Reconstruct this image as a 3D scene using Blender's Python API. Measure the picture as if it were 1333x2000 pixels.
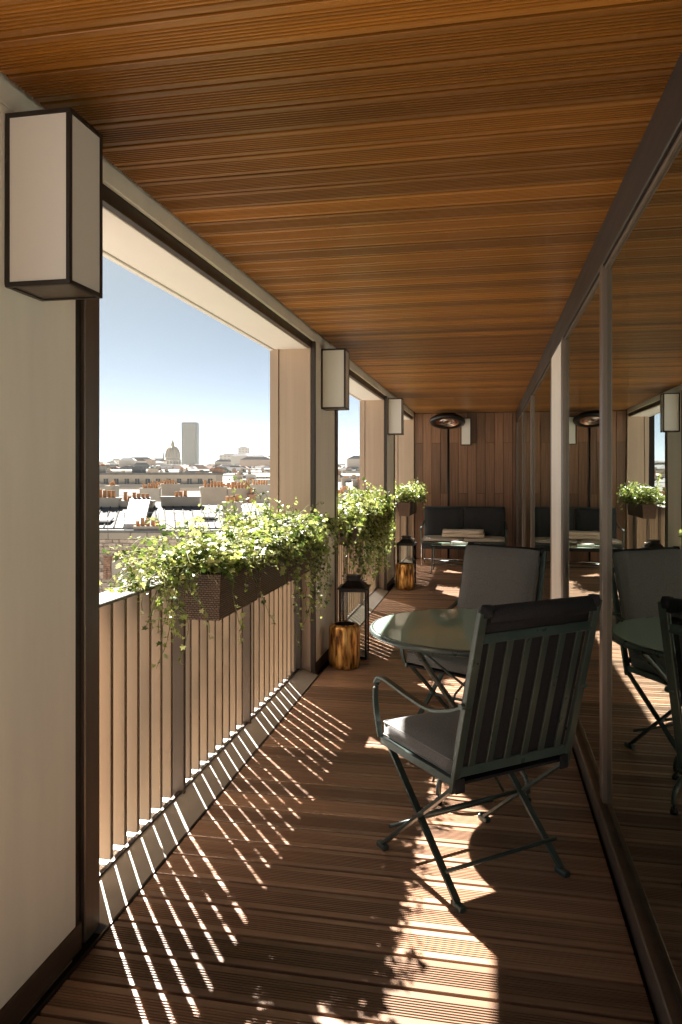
import bpy, bmesh, math, random
from mathutils import Vector, Matrix, noise as mnoise

for o in list(bpy.data.objects):
    bpy.data.objects.remove(o, do_unlink=True)
S = bpy.context.scene
COL = S.collection
R = math.radians

# ------------------------------------------------------------------ camera
YAW = R(11.14)
CY, SY = math.cos(YAW), math.sin(YAW)
CAM_H = 1.5
cam_d = bpy.data.cameras.new('camera')
cam = bpy.data.objects.new('camera', cam_d)
COL.objects.link(cam)
cam.location = (0, 0, CAM_H)
cam.rotation_euler = (R(90), 0, YAW)
cam_d.sensor_fit = 'HORIZONTAL'
cam_d.sensor_width = 36
cam_d.lens = 1457 / 1333 * 36
cam_d.shift_y = -76 / 1333
cam_d.clip_start = 0.02
cam_d.clip_end = 30000
S.camera = cam

# ------------------------------------------------------------------ sky, sun, exposure
SUN_AZ = R(38.5)      # to the left of +Y
SUN_EL = R(43.0)
W = bpy.data.worlds.new('World')
S.world = W
W.use_nodes = True
nt = W.node_tree
bg = nt.nodes['Background']
sky = nt.nodes.new('ShaderNodeTexSky')
sky.sky_type = 'NISHITA'
sky.sun_disc = False
sky.sun_elevation = SUN_EL
sky.sun_rotation = -SUN_AZ
sky.altitude = 60
sky.air_density = 0.065
sky.dust_density = 0.22
sky.ozone_density = 0.0
tn = nt.nodes.new('ShaderNodeVectorMath'); tn.operation = 'MULTIPLY'; tn.inputs[1].default_value = (0.93, 1.05, 0.90)
nt.links.new(sky.outputs[0], tn.inputs[0])
nt.links.new(tn.outputs[0], bg.inputs[0])
bg.inputs[1].default_value = 0.05

sun_d = bpy.data.lights.new('sun', 'SUN')
sun_d.energy = 5.0
sun_d.angle = R(0.55)
sun_d.color = (1.0, 0.93, 0.84)
sun = bpy.data.objects.new('sun', sun_d)
COL.objects.link(sun)
to_sun = Vector((-math.sin(SUN_AZ) * math.cos(SUN_EL), math.cos(SUN_AZ) * math.cos(SUN_EL), math.sin(SUN_EL)))
sun.rotation_euler = to_sun.to_track_quat('Z', 'Y').to_euler()
sun.location = to_sun * 40

S.view_settings.view_transform = 'Standard'
S.view_settings.look = 'None'
S.view_settings.exposure = 3.1
S.view_settings.gamma = 1.0
S.view_settings.use_curve_mapping = False
S.render.engine = 'CYCLES'
S.cycles.max_bounces = 14
S.cycles.diffuse_bounces = 7
S.cycles.glossy_bounces = 6
S.cycles.transparent_max_bounces = 24
S.cycles.volume_bounces = 0
S.cycles.caustics_reflective = True
S.cycles.sample_clamp_indirect = 6.0
S.cycles.blur_glossy = 0.3
S.cycles.caustics_refractive = False

# ------------------------------------------------------------------ helpers
def tag(o, label=None, cat=None, group=None, kind=None):
    if label: o['label'] = label
    if cat: o['category'] = cat
    if group: o['group'] = group
    if kind: o['kind'] = kind
    return o

def empty(name, loc=(0, 0, 0), rz=0.0):
    o = bpy.data.objects.new(name, None)
    o.empty_display_size = 0.1
    o.location = loc
    o.rotation_euler = (0, 0, rz)
    COL.objects.link(o)
    return o

def link(name, mesh, parent=None, loc=None, rz=None):
    o = bpy.data.objects.new(name, mesh)
    COL.objects.link(o)
    if parent: o.parent = parent
    if loc is not None: o.location = loc
    if rz is not None: o.rotation_euler = (0, 0, rz)
    return o

class MB:
    def __init__(s):
        s.v = []; s.f = []; s.sm = []
    def box(s, x0, x1, y0, y1, z0, z1):
        b = len(s.v)
        s.v += [(x0,y0,z0),(x1,y0,z0),(x1,y1,z0),(x0,y1,z0),(x0,y0,z1),(x1,y0,z1),(x1,y1,z1),(x0,y1,z1)]
        for q in ((0,3,2,1),(4,5,6,7),(0,1,5,4),(1,2,6,5),(2,3,7,6),(3,0,4,7)):
            s.f.append(tuple(b+i for i in q)); s.sm.append(False)
        return s
    def poly(s, pts, smooth=False):
        b = len(s.v); s.v += [tuple(p) for p in pts]
        s.f.append(tuple(range(b, b+len(pts)))); s.sm.append(smooth)
        return s
    def prism(s, pts, vec):
        """closed outline pts extruded by vec"""
        n = len(pts); b = len(s.v); vec = Vector(vec)
        s.v += [tuple(p) for p in pts] + [tuple(Vector(p)+vec) for p in pts]
        s.f.append(tuple(b+i for i in reversed(range(n)))); s.sm.append(False)
        s.f.append(tuple(b+n+i for i in range(n))); s.sm.append(False)
        for i in range(n):
            j = (i+1) % n
            s.f.append((b+i, b+j, b+n+j, b+n+i)); s.sm.append(False)
        return s
    def tube(s, pts, r, n=8, cap=True, flat=None, up=(0,0,1)):
        """round tube, or flat bar when flat=(halfwidth,halfthick)"""
        P = [Vector(p) for p in pts]; b = len(s.v); up = Vector(up)
        m = len(P)
        for i, p in enumerate(P):
            t = (P[min(i+1, m-1)] - P[max(i-1, 0)])
            if t.length < 1e-9: t = Vector((0,0,1))
            t.normalize()
            a = t.cross(up)
            if a.length < 1e-4: a = t.cross(Vector((1,0,0)))
            a.normalize(); c = a.cross(t)
            if flat:
                hw, ht = flat
                for (x, y) in ((-hw,-ht),(hw,-ht),(hw,ht),(-hw,ht)):
                    s.v.append(tuple(p + a*x + c*y))
            else:
                rr = r[i] if isinstance(r, (list, tuple)) else r
                for k in range(n):
                    an = 2*math.pi*k/n
                    s.v.append(tuple(p + a*(rr*math.cos(an)) + c*(rr*math.sin(an))))
        k_ = 4 if flat else n
        for i in range(m-1):
            for k in range(k_):
                k2 = (k+1) % k_
                s.f.append((b+i*k_+k, b+i*k_+k2, b+(i+1)*k_+k2, b+(i+1)*k_+k)); s.sm.append(not flat)
        if cap:
            s.f.append(tuple(b+k for k in reversed(range(k_)))); s.sm.append(False)
            s.f.append(tuple(b+(m-1)*k_+k for k in range(k_))); s.sm.append(False)
        return s
    def lathe(s, prof, n=28, c=(0,0,0), wob=None, smooth=True):
        b = len(s.v); m = len(prof)
        for (r, z) in prof:
            for k in range(n):
                an = 2*math.pi*k/n
                q = r * (wob(an, z) if wob else 1.0)
                s.v.append((c[0]+q*math.cos(an), c[1]+q*math.sin(an), c[2]+z))
        for i in range(m-1):
            for k in range(n):
                k2 = (k+1) % n
                s.f.append((b+i*n+k, b+i*n+k2, b+(i+1)*n+k2, b+(i+1)*n+k)); s.sm.append(smooth)
        return s
    def mesh(s, name, mat, bevel=0.0, seg=1, auto=True):
        me = bpy.data.meshes.new(name)
        me.from_pydata(s.v, [], s.f)
        me.polygons.foreach_set('use_smooth', s.sm)
        bm = bmesh.new(); bm.from_mesh(me)
        if bevel > 0:
            bmesh.ops.remove_doubles(bm, verts=bm.verts, dist=1e-5)
            es = [e for e in bm.edges if len(e.link_faces) == 2 and e.calc_face_angle(0) > 0.5]
            bmesh.ops.bevel(bm, geom=es, offset=bevel, segments=seg, profile=0.5, affect='EDGES', clamp_overlap=True)
        if auto: bmesh.ops.recalc_face_normals(bm, faces=bm.faces)
        bm.to_mesh(me); bm.free()
        me.materials.append(M[mat] if isinstance(mat, str) else mat)
        return me
    def build(s, name, mat, parent=None, bevel=0.0, seg=1, loc=None, rz=None, auto=True):
        return link(name, s.mesh(name, mat, bevel, seg, auto), parent, loc, rz)

def copy_tree(o, parent=None):
    c = o.copy(); COL.objects.link(c)
    if parent: c.parent = parent
    for ch in [x for x in o.children]:
        copy_tree(ch, c)
    return c

def cushion_mesh(name, mat, sx, sy, sz, puff=0.02, r=0.02, nx=10, ny=10):
    """soft box: centred in x and y, z from 0 to sz, edges rounded, top slightly puffed"""
    bm = bmesh.new()
    bmesh.ops.create_cube(bm, size=1.0)
    bmesh.ops.subdivide_edges(bm, edges=[e for e in bm.edges], cuts=7, use_grid_fill=True)
    rnd = random.Random(int(sx*1000+sy*100))
    for v in bm.verts:
        x, y, z = v.co
        px, py = 1-(2*x)**2, 1-(2*y)**2
        pu = puff * (max(px, 0)**0.5) * (max(py, 0)**0.5)
        # round the edges
        def rd(t, half):
            return t
        X, Y, Z = x*sx, y*sy, z*sz
        cx = max(abs(X)-(sx/2-r), 0); cy = max(abs(Y)-(sy/2-r), 0); cz = max(abs(Z)-(sz/2-r), 0)
        L = math.sqrt(cx*cx+cy*cy+cz*cz)
        if L > r:
            k = r/L
            X = math.copysign(min(abs(X), sx/2-r)+cx*k, X) if cx > 0 else X
            Y = math.copysign(min(abs(Y), sy/2-r)+cy*k, Y) if cy > 0 else Y
            Z = math.copysign(min(abs(Z), sz/2-r)+cz*k, Z) if cz > 0 else Z
        Z += pu * (1 if z > 0 else -0.25) * abs(2*z)
        n_ = mnoise.noise(Vector((X*6+sx*9, Y*6, Z*6)))*0.004
        v.co = (X+n_, Y+n_, Z+sz/2+n_)
    for f in bm.faces: f.smooth = True
    me = bpy.data.meshes.new(name); bm.to_mesh(me); bm.free()
    me.materials.append(M[mat])
    return me

# ------------------------------------------------------------------ materials
M = {}
def mat(name, col, rough=0.6, metal=0.0, spec=0.5, noise=None, bump=None, sheen=0.0, objvar=0.0, coat=0.0):
    """noise=(scale vec, amount) tone variation, bump=(scale vec, strength, dist)"""
    m = bpy.data.materials.new(name); m.use_nodes = True
    N = m.node_tree.nodes; L = m.node_tree.links
    p = N['Principled BSDF']
    p.inputs['Roughness'].default_value = rough
    p.inputs['Metallic'].default_value = metal
    p.inputs['Specular IOR Level'].default_value = spec
    if sheen: p.inputs['Sheen Weight'].default_value = sheen
    if coat: p.inputs['Coat Weight'].default_value = coat
    tc = N.new('ShaderNodeTexCoord')
    base = N.new('ShaderNodeRGB'); base.outputs[0].default_value = (*col, 1)
    out = base.outputs[0]
    def mapped(sc):
        mp = N.new('ShaderNodeMapping'); mp.inputs['Scale'].default_value = sc
        L.new(tc.outputs['Object'], mp.inputs['Vector'])
        if objvar:
            oi = N.new('ShaderNodeObjectInfo')
            sc_ = N.new('ShaderNodeMath'); sc_.operation = 'MULTIPLY'; sc_.inputs[1].default_value = 57.0
            L.new(oi.outputs['Random'], sc_.inputs[0])
            cb = N.new('ShaderNodeCombineXYZ')
            for i in range(3): L.new(sc_.outputs[0], cb.inputs[i])
            L.new(cb.outputs[0], mp.inputs['Location'])
        return mp.outputs[0]
    val = None
    if noise:
        t = N.new('ShaderNodeTexNoise'); t.inputs['Scale'].default_value = 1.0; t.inputs['Detail'].default_value = 5.0
        t.inputs['Roughness'].default_value = 0.6
        L.new(mapped(noise[0]), t.inputs['Vector'])
        mr = N.new('ShaderNodeMapRange'); mr.inputs[1].default_value = 0.25; mr.inputs[2].default_value = 0.75
        mr.inputs[3].default_value = 1-noise[1]; mr.inputs[4].default_value = 1+noise[1]
        L.new(t.outputs['Fac'], mr.inputs[0]); val = mr.outputs[0]
        ra = N.new('ShaderNodeMapRange'); ra.inputs[3].default_value = min(rough+0.12, 1); ra.inputs[4].default_value = max(rough-0.1, 0.03)
        L.new(t.outputs['Fac'], ra.inputs[0]); L.new(ra.outputs[0], p.inputs['Roughness'])
    if objvar:
        oi = N.new('ShaderNodeObjectInfo')
        mr = N.new('ShaderNodeMapRange'); mr.inputs[3].default_value = 1-objvar; mr.inputs[4].default_value = 1+objvar
        L.new(oi.outputs['Random'], mr.inputs[0])
        if val is None: val = mr.outputs[0]
        else:
            mm = N.new('ShaderNodeMath'); mm.operation = 'MULTIPLY'
            L.new(val, mm.inputs[0]); L.new(mr.outputs[0], mm.inputs[1]); val = mm.outputs[0]
    if val is not None:
        vm = N.new('ShaderNodeVectorMath'); vm.operation = 'SCALE'
        L.new(out, vm.inputs[0]); L.new(val, vm.inputs['Scale']); out = vm.outputs[0]
    L.new(out, p.inputs['Base Color'])
    if bump:
        t = N.new('ShaderNodeTexNoise'); t.inputs['Scale'].default_value = 1.0; t.inputs['Detail'].default_value = 4.0
        L.new(mapped(bump[0]), t.inputs['Vector'])
        b = N.new('ShaderNodeBump'); b.inputs['Strength'].default_value = bump[1]; b.inputs['Distance'].default_value = bump[2]
        L.new(t.outputs['Fac'], b.inputs['Height']); L.new(b.outputs[0], p.inputs['Normal'])
    M[name] = m
    return m

mat('deck_wood', (0.26, 0.155, 0.098), 0.34, noise=((1.3, 70, 40), 0.34), objvar=0.34, bump=((3, 220, 120), 0.25, 0.002))
mat('ceiling_wood', (0.255, 0.102, 0.014), 0.33, noise=((1.3, 70, 40), 0.32), objvar=0.40, bump=((3, 220, 120), 0.25, 0.002))
mat('wall_wood', (0.215, 0.108, 0.058), 0.40, noise=((60, 60, 1.6), 0.4), objvar=0.28, bump=((200, 200, 4), 0.3, 0.002))
mat('dark_under', (0.012, 0.010, 0.009), 0.9)
mat('cream_panel', (0.88, 0.82, 0.73), 0.5, noise=((5, 5, 0.7), 0.08), bump=((140, 140, 140), 0.12, 0.002))
mat('tan_metal', (0.46, 0.34, 0.25), 0.42, metal=0.25, noise=((30, 30, 0.8), 0.07))
mat('slat_metal', (0.265, 0.2, 0.142), 0.40, metal=0.35, noise=((25, 25, 1.0), 0.08), objvar=0.05)
mat('soffit_white', (0.74, 0.70, 0.65), 0.45, noise=((1.5, 0.7, 1), 0.04))
mat('dark_bronze', (0.040, 0.030, 0.024), 0.38, metal=0.3, noise=((12, 12, 1.2), 0.2))
mat('head_black', (0.020, 0.015, 0.012), 0.45, noise=((12, 1.2, 12), 0.2))
mat('post_brown', (0.085, 0.058, 0.040), 0.5, noise=((12, 12, 1.2), 0.15))
mat('bronze', (0.16, 0.125, 0.10), 0.35, metal=0.5, noise=((12, 12, 1.2), 0.15))
mat('sill_metal', (0.58, 0.54, 0.49), 0.36, metal=0.5, noise=((6, 1.5, 6), 0.12))
mat('rail_metal', (0.20, 0.19, 0.18), 0.36, metal=0.5, noise=((6, 1.5, 6), 0.1))
mat('baseboard', (0.085, 0.05, 0.032), 0.5, noise=((8, 1.5, 30), 0.3))
mat('lamp_frame', (0.035, 0.028, 0.024), 0.4, metal=0.3)
mat('chair_metal', (0.052, 0.075, 0.068), 0.30, metal=0.35, noise=((20, 20, 20), 0.15))
mat('table_metal', (0.085, 0.105, 0.095), 0.28, metal=0.4, noise=((20, 20, 20), 0.15))
mat('cushion_grey', (0.135, 0.133, 0.130), 0.9, spec=0.2, noise=((260, 260, 260), 0.45), bump=((420, 420, 420), 0.5, 0.002), sheen=0.15)
mat('cushion_dark', (0.022, 0.022, 0.025), 0.92, spec=0.2, noise=((200, 200, 200), 0.35), bump=((420, 420, 420), 0.4, 0.002))
mat('cushion_navy', (0.034, 0.037, 0.043), 0.92, spec=0.2, noise=((160, 160, 160), 0.35), bump=((300, 300, 300), 0.4, 0.002), sheen=0.1)
mat('cushion_light', (0.40, 0.37, 0.33), 0.9, noise=((120, 120, 120), 0.2))
mat('blanket', (0.62, 0.53, 0.44), 0.95, noise=((50, 50, 50), 0.15), bump=((160, 160, 160), 0.6, 0.004), sheen=0.3)
mat('black_metal', (0.015, 0.015, 0.016), 0.35, metal=0.4)
mat('steel', (0.5, 0.5, 0.5), 0.25, metal=1.0)
mat('copper', (0.75, 0.42, 0.25), 0.25, metal=1.0)
mat('paper', (0.8, 0.78, 0.74), 0.7)
mat('soil', (0.02, 0.014, 0.01), 1.0)
mat('stem', (0.14, 0.15, 0.05), 0.7)
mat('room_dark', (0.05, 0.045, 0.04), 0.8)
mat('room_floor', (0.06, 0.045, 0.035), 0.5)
# city
mat('zinc', (0.17, 0.172, 0.172), 0.9, spec=0.05, noise=((0.9, 0.9, 0.9), 0.25), objvar=0.10)
mat('zinc_dark', (0.17, 0.172, 0.175), 0.85, spec=0.1, noise=((0.8, 0.8, 0.8), 0.15), objvar=0.1)
mat('seam_zinc', (0.08, 0.082, 0.085), 0.9, spec=0.05)
mat('stone_wall', (0.36, 0.32, 0.265), 0.9, noise=((0.5, 0.5, 0.5), 0.10), objvar=0.14)
mat('mortar', (0.30, 0.255, 0.205), 0.95, noise=((3, 3, 3), 0.2))
mat('rubble', (0.46, 0.385, 0.315), 0.95, noise=((9, 9, 9), 0.3), objvar=0.22, bump=((14, 14, 14), 0.7, 0.03))
mat('brick_red', (0.30, 0.18, 0.12), 0.9, noise=((6, 6, 6), 0.3), objvar=0.2)
mat('plaster', (0.36, 0.33, 0.28), 0.9, noise=((1, 1, 1), 0.12), objvar=0.1)
mat('white_block', (0.36, 0.345, 0.325), 0.8, noise=((0.3, 0.3, 0.3), 0.06))
mat('pot', (0.40, 0.20, 0.085), 0.85, noise=((5, 5, 5), 0.25), objvar=0.25)
mat('window_dark', (0.035, 0.04, 0.045), 0.15)
mat('shutter', (0.25, 0.24, 0.22), 0.7)
mat('tower_face', (0.05, 0.046, 0.04), 0.4)
mat('dome_lead', (0.22, 0.21, 0.19), 0.6)
mat('dome_gold', (0.42, 0.30, 0.14), 0.45, metal=0.4)
mat('concrete_far', (0.42, 0.40, 0.38), 0.9)
mat('city_ground', (0.20, 0.182, 0.16), 0.95, noise=((0.02, 0.02, 0.02), 0.35))
mat('street', (0.12, 0.12, 0.12), 0.9)
mat('hill', (0.10, 0.12, 0.07), 1.0, noise=((0.01, 0.01, 0.01), 0.4))
mat('tree_leaf', (0.055, 0.075, 0.03), 0.8, noise=((0.7, 0.7, 0.7), 0.4))
mat('bark', (0.08, 0.06, 0.045), 0.9)

def glass_mat(name, tint, ior, rough=0.0, diff=None, refl=(1, 1, 1), base=0.0):
    m = bpy.data.materials.new(name); m.use_nodes = True
    N = m.node_tree.nodes; L = m.node_tree.links
    N.remove(N['Principled BSDF']); out = N['Material Output']
    tr = N.new('ShaderNodeBsdfTransparent'); tr.inputs[0].default_value = (*tint, 1)
    gl = N.new('ShaderNodeBsdfGlossy'); gl.inputs['Roughness'].default_value = rough; gl.inputs[0].default_value = (*refl, 1)
    fr = N.new('ShaderNodeFresnel'); fr.inputs[0].default_value = ior
    src = tr.outputs[0]
    if diff:
        df = N.new('ShaderNodeBsdfDiffuse'); df.inputs[0].default_value = (*diff[0], 1)
        mx = N.new('ShaderNodeMixShader'); mx.inputs[0].default_value = diff[1]
        L.new(tr.outputs[0], mx.inputs[1]); L.new(df.outputs[0], mx.inputs[2]); src = mx.outputs[0]
    mx2 = N.new('ShaderNodeMixShader')
    tcg = N.new('ShaderNodeTexCoord'); ng = N.new('ShaderNodeTexNoise'); ng.inputs['Scale'].default_value = 1.7
    L.new(tcg.outputs['Object'], ng.inputs['Vector']); bg_ = N.new('ShaderNodeBump'); bg_.inputs['Strength'].default_value = 0.015; bg_.inputs['Distance'].default_value = 0.02
    L.new(ng.outputs['Fac'], bg_.inputs['Height']); L.new(bg_.outputs[0], gl.inputs['Normal'])
    mr = N.new('ShaderNodeMapRange'); mr.inputs[3].default_value = base
    L.new(fr.outputs[0], mr.inputs[0])
    L.new(mr.outputs[0], mx2.inputs[0]); L.new(src, mx2.inputs[1]); L.new(gl.outputs[0], mx2.inputs[2])
    L.new(mx2.outputs[0], out.inputs['Surface'])
    M[name] = m
glass_mat('window_glass', (0.80, 0.92, 0.84), 1.9, refl=(0.93, 1.0, 0.94), base=0.42)
glass_mat('lantern_glass', (0.93, 0.95, 0.94), 1.45)
glass_mat('table_glass', (0.68, 0.85, 0.74), 1.7, rough=0.04, diff=((0.48, 0.70, 0.58), 0.62))

def translucent_mat(name, col, tcol, fac, rough=0.4, attr=False, spec=0.4):
    m = bpy.data.materials.new(name); m.use_nodes = True
    N = m.node_tree.nodes; L = m.node_tree.links
    p = N['Principled BSDF']; out = N['Material Output']
    p.inputs['Base Color'].default_value = (*col, 1); p.inputs['Roughness'].default_value = rough
    p.inputs['Specular IOR Level'].default_value = spec
    t = N.new('ShaderNodeBsdfTranslucent'); t.inputs[0].default_value = (*tcol, 1)
    mx = N.new('ShaderNodeMixShader'); mx.inputs[0].default_value = fac
    L.new(p.outputs[0], mx.inputs[1]); L.new(t.outputs[0], mx.inputs[2]); L.new(mx.outputs[0], out.inputs['Surface'])
    if attr:
        a = N.new('ShaderNodeAttribute'); a.attribute_name = 'tint'
        L.new(a.outputs['Color'], p.inputs['Base Color'])
        g = N.new('ShaderNodeVectorMath'); g.operation = 'MULTIPLY'; g.inputs[1].default_value = (1.15, 1.2, 0.8)
        L.new(a.outputs['Color'], g.inputs[0]); L.new(g.outputs[0], t.inputs[0])
    M[name] = m
translucent_mat('lamp_milk', (0.94, 0.92, 0.88), (0.9, 0.87, 0.82), 0.2, 0.22)
translucent_mat('ivy', (0.1, 0.15, 0.03), (0.2, 0.3, 0.05), 0.30, 0.38, attr=True)
translucent_mat('curtain', (0.40, 0.68, 0.20), (0.4, 0.7, 0.2), 0.4, 0.8, spec=0.1)

def wicker_mat():
    m = bpy.data.materials.new('wicker'); m.use_nodes = True
    N = m.node_tree.nodes; L = m.node_tree.links; p = N['Principled BSDF']
    p.inputs['Roughness'].default_value = 0.45
    uv = N.new('ShaderNodeUVMap')
    br = N.new('ShaderNodeTexBrick')
    br.inputs['Scale'].default_value = 1.0
    br.inputs['Color1'].default_value = (0.25, 0.15, 0.095, 1); br.inputs['Color2'].default_value = (0.16, 0.095, 0.062, 1)
    br.inputs['Mortar'].default_value = (0.014, 0.010, 0.008, 1)
    br.inputs['Mortar Size'].default_value = 0.0030; br.inputs['Mortar Smooth'].default_value = 0.9
    br.inputs['Brick Width'].default_value = 0.0175; br.inputs['Row Height'].default_value = 0.0095
    L.new(uv.outputs[0], br.inputs['Vector']); L.new(br.outputs['Color'], p.inputs['Base Color'])
    b = N.new('ShaderNodeBump'); b.inputs['Strength'].default_value = 0.9; b.inputs['Distance'].default_value = 0.004; b.invert = True
    L.new(br.outputs['Fac'], b.inputs['Height']); L.new(b.outputs[0], p.inputs['Normal'])
    M['wicker'] = m
wicker_mat()

def gold_mat():
    m = bpy.data.materials.new('gold_bark'); m.use_nodes = True
    N = m.node_tree.nodes; L = m.node_tree.links; p = N['Principled BSDF']
    tc = N.new('ShaderNodeTexCoord'); mp = N.new('ShaderNodeMapping'); mp.inputs['Scale'].default_value = (34, 34, 6)
    L.new(tc.outputs['Object'], mp.inputs[0])
    t = N.new('ShaderNodeTexNoise'); t.inputs['Scale'].default_value = 1; t.inputs['Detail'].default_value = 6
    L.new(mp.outputs[0], t.inputs['Vector'])
    cr = N.new('ShaderNodeValToRGB'); e = cr.color_ramp.elements
    e[0].position = 0.38; e[0].color = (0.10, 0.04, 0.012, 1); e[1].position = 0.62; e[1].color = (0.85, 0.55, 0.20, 1)
    e2 = cr.color_ramp.elements.new(0.5); e2.color = (0.55, 0.28, 0.07, 1)
    L.new(t.outputs['Fac'], cr.inputs[0]); L.new(cr.outputs[0], p.inputs['Base Color'])
    p.inputs['Metallic'].default_value = 0.6; p.inputs['Roughness'].default_value = 0.36
    b = N.new('ShaderNodeBump'); b.inputs['Strength'].default_value = 0.5; b.inputs['Distance'].default_value = 0.006
    L.new(t.outputs['Fac'], b.inputs['Height']); L.new(b.outputs[0], p.inputs['Normal'])
    M['gold_bark'] = m
gold_mat()

# ------------------------------------------------------------------ balcony dimensions
XW = -1.26          # inner plane of the facade piers
XO = -1.60          # outer plane of the facade
XG = 0.49           # glass plane
ZC = 2.54           # ceiling
Y0, Y1 = -2.4, 13.0
PIERS = [(1.40, 2.12), (5.39, 6.12), (9.38, 10.12)]
PITCH = 0.148

# grooved board: runs along x, pitch along y, grooved face up at z=0
def board_mesh(name, mat_, x0, x1, w=0.1355, t=0.022, grooves=8, border=0.026, depth=0.0038):
    pr = []
    h = w/2
    pr.append((-h, -t)); pr.append((-h, -0.0018)); pr.append((-h+0.0018, 0.0))
    span = w-2*border; p = span/grooves
    for g in range(grooves):
        a = -h+border+g*p
        pr += [(a+p*0.20, 0.0), (a+p*0.27, -depth), (a+p*0.73, -depth), (a+p*0.80, 0.0)]
    pr += [(h-0.0018, 0.0), (h, -0.0018), (h, -t)]
    mb = MB(); mb.prism([(x0, y, z) for y, z in pr], (x1-x0, 0, 0))
    return mb.mesh(name, mat_)

# ---- deck
deck = MB().box(XO, 5.2, Y0-0.2, Y1+0.3, -0.35, -0.024).build('deck_floor', 'dark_under')
tag(deck, 'brown grooved timber deck of the balcony', None, None, 'structure')
bme = board_mesh('plank', 'deck_wood', -1.222, 0.448, depth=0.005)
n = int((Y1-Y0)/PITCH)
rnd = random.Random(3)
for i in range(n+1):
    o = link('plank', bme, deck, (0, Y0+0.05+i*PITCH, rnd.uniform(-0.0008, 0.0008)))
# ---- ceiling
ceil = MB().box(XO-0.05, 5.2, Y0-0.2, Y1+0.3, ZC+0.024, ZC+0.5).build('ceiling', 'dark_under')
tag(ceil, 'orange brown grooved timber ceiling over the balcony', None, None, 'structure')
cme = board_mesh('plank', 'ceiling_wood', -1.24, 0.5, depth=0.0085, grooves=7, border=0.021)
for i in range(n+1):
    o = link('plank', cme, ceil, (0, Y0+0.08+i*PITCH, ZC+rnd.uniform(0, 0.001)))
    o.rotation_euler = (0, math.pi, 0)
    o.location.x = -0.74
# note: rotated about y, so x range [-1.24,0.5] maps to [-0.5,1.24] and is shifted by -0.74

# ---- facade piers
PL = ['cream pier with bronze edge nearest the camera, carrying the largest lamp',
      'cream pier with tan side between the first and second openings',
      'cream pier with tan side farthest along the row of openings']
for k, (a, b) in enumerate(PIERS):
    t = empty('facade_pier', (XW, a, 0)); tag(t, PL[k], 'pillar', 'cream piers of the facade')
    q = lambda name, m_, x0, x1, y0, y1, z0, z1, bv=0.002: MB().box(x0-XW, x1-XW, y0-a, y1-a, z0, z1).build(name, m_, t, bv)
    q('core', 'tan_metal', XO, XW-0.012, a+0.012, b, -0.3, ZC+0.02, 0)
    q('inner_panel', 'cream_panel', XW-0.011, XW, a+0.03, b, 0.085, 2.478)
    q('baseboard', 'baseboard', XW-0.011, XW+0.004, a+0.028, b+0.03, 0.0, 0.083)
    q('edge_frame', 'dark_bronze', XW-0.03, XW+0.003, a-0.004, a+0.028, 0.0, 2.478)
    q('reveal_panel', 'tan_metal', XW-0.272, XW-0.032, a, a+0.011, 0.052, 2.43)
    q('reveal_panel', 'tan_metal', XO-0.004, XW-0.279, a-0.008, a+0.011, -0.3, 2.43)
    # wide bronze post on the far side
    q('frame_post', 'dark_bronze', XW-0.05, XW-0.012, b+0.002, b+0.05, 0.0, 2.478)
    q('frame_post', 'bronze', XW-0.09, XW+0.002, b+0.052, b+0.145, 0.0, 2.478, 0.004)
    q('core', 'tan_metal', XO, XW-0.092, b+0.002, b+0.145, -0.3, 2.43, 0)
# end reveal against the end wall
t = empty('end_reveal', (XW, Y1-0.06, 0)); tag(t, 'narrow tan metal reveal where the facade meets the timber end wall', 'pillar')
MB().box(-0.272, 0.0, 0, 0.06, 0.0, ZC-0.003).build('reveal_panel', 'tan_metal', t, 0.002)
MB().box(XO-XW, -0.279, -0.008, 0.06, -0.3, ZC-0.003).build('reveal_panel', 'tan_metal', t, 0.002)

# ---- beam along the facade
t = empty('facade_beam', (XW, Y0, ZC)); tag(t, 'long white beam with dark inner strip above the openings', 'beam')
L_ = Y1-Y0-0.062
MB().box(-0.02, 0.0, 0, L_, -0.060, 0.0225).build('inner_strip', 'cream_panel', t, 0.002)
MB().box(-0.055, -0.022, 0, L_, -0.112, -0.02).build('dark_strip', 'dark_bronze', t, 0.002)
MB().box(-0.31, -0.057, 0, L_, -0.113, 0.0225).build('soffit', 'soffit_white', t, 0.003)
MB().box(XO-XW-0.004, -0.314, 0, L_, -0.120, 0.0225).build('soffit_edge', 'soffit_white', t, 0.003)

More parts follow.
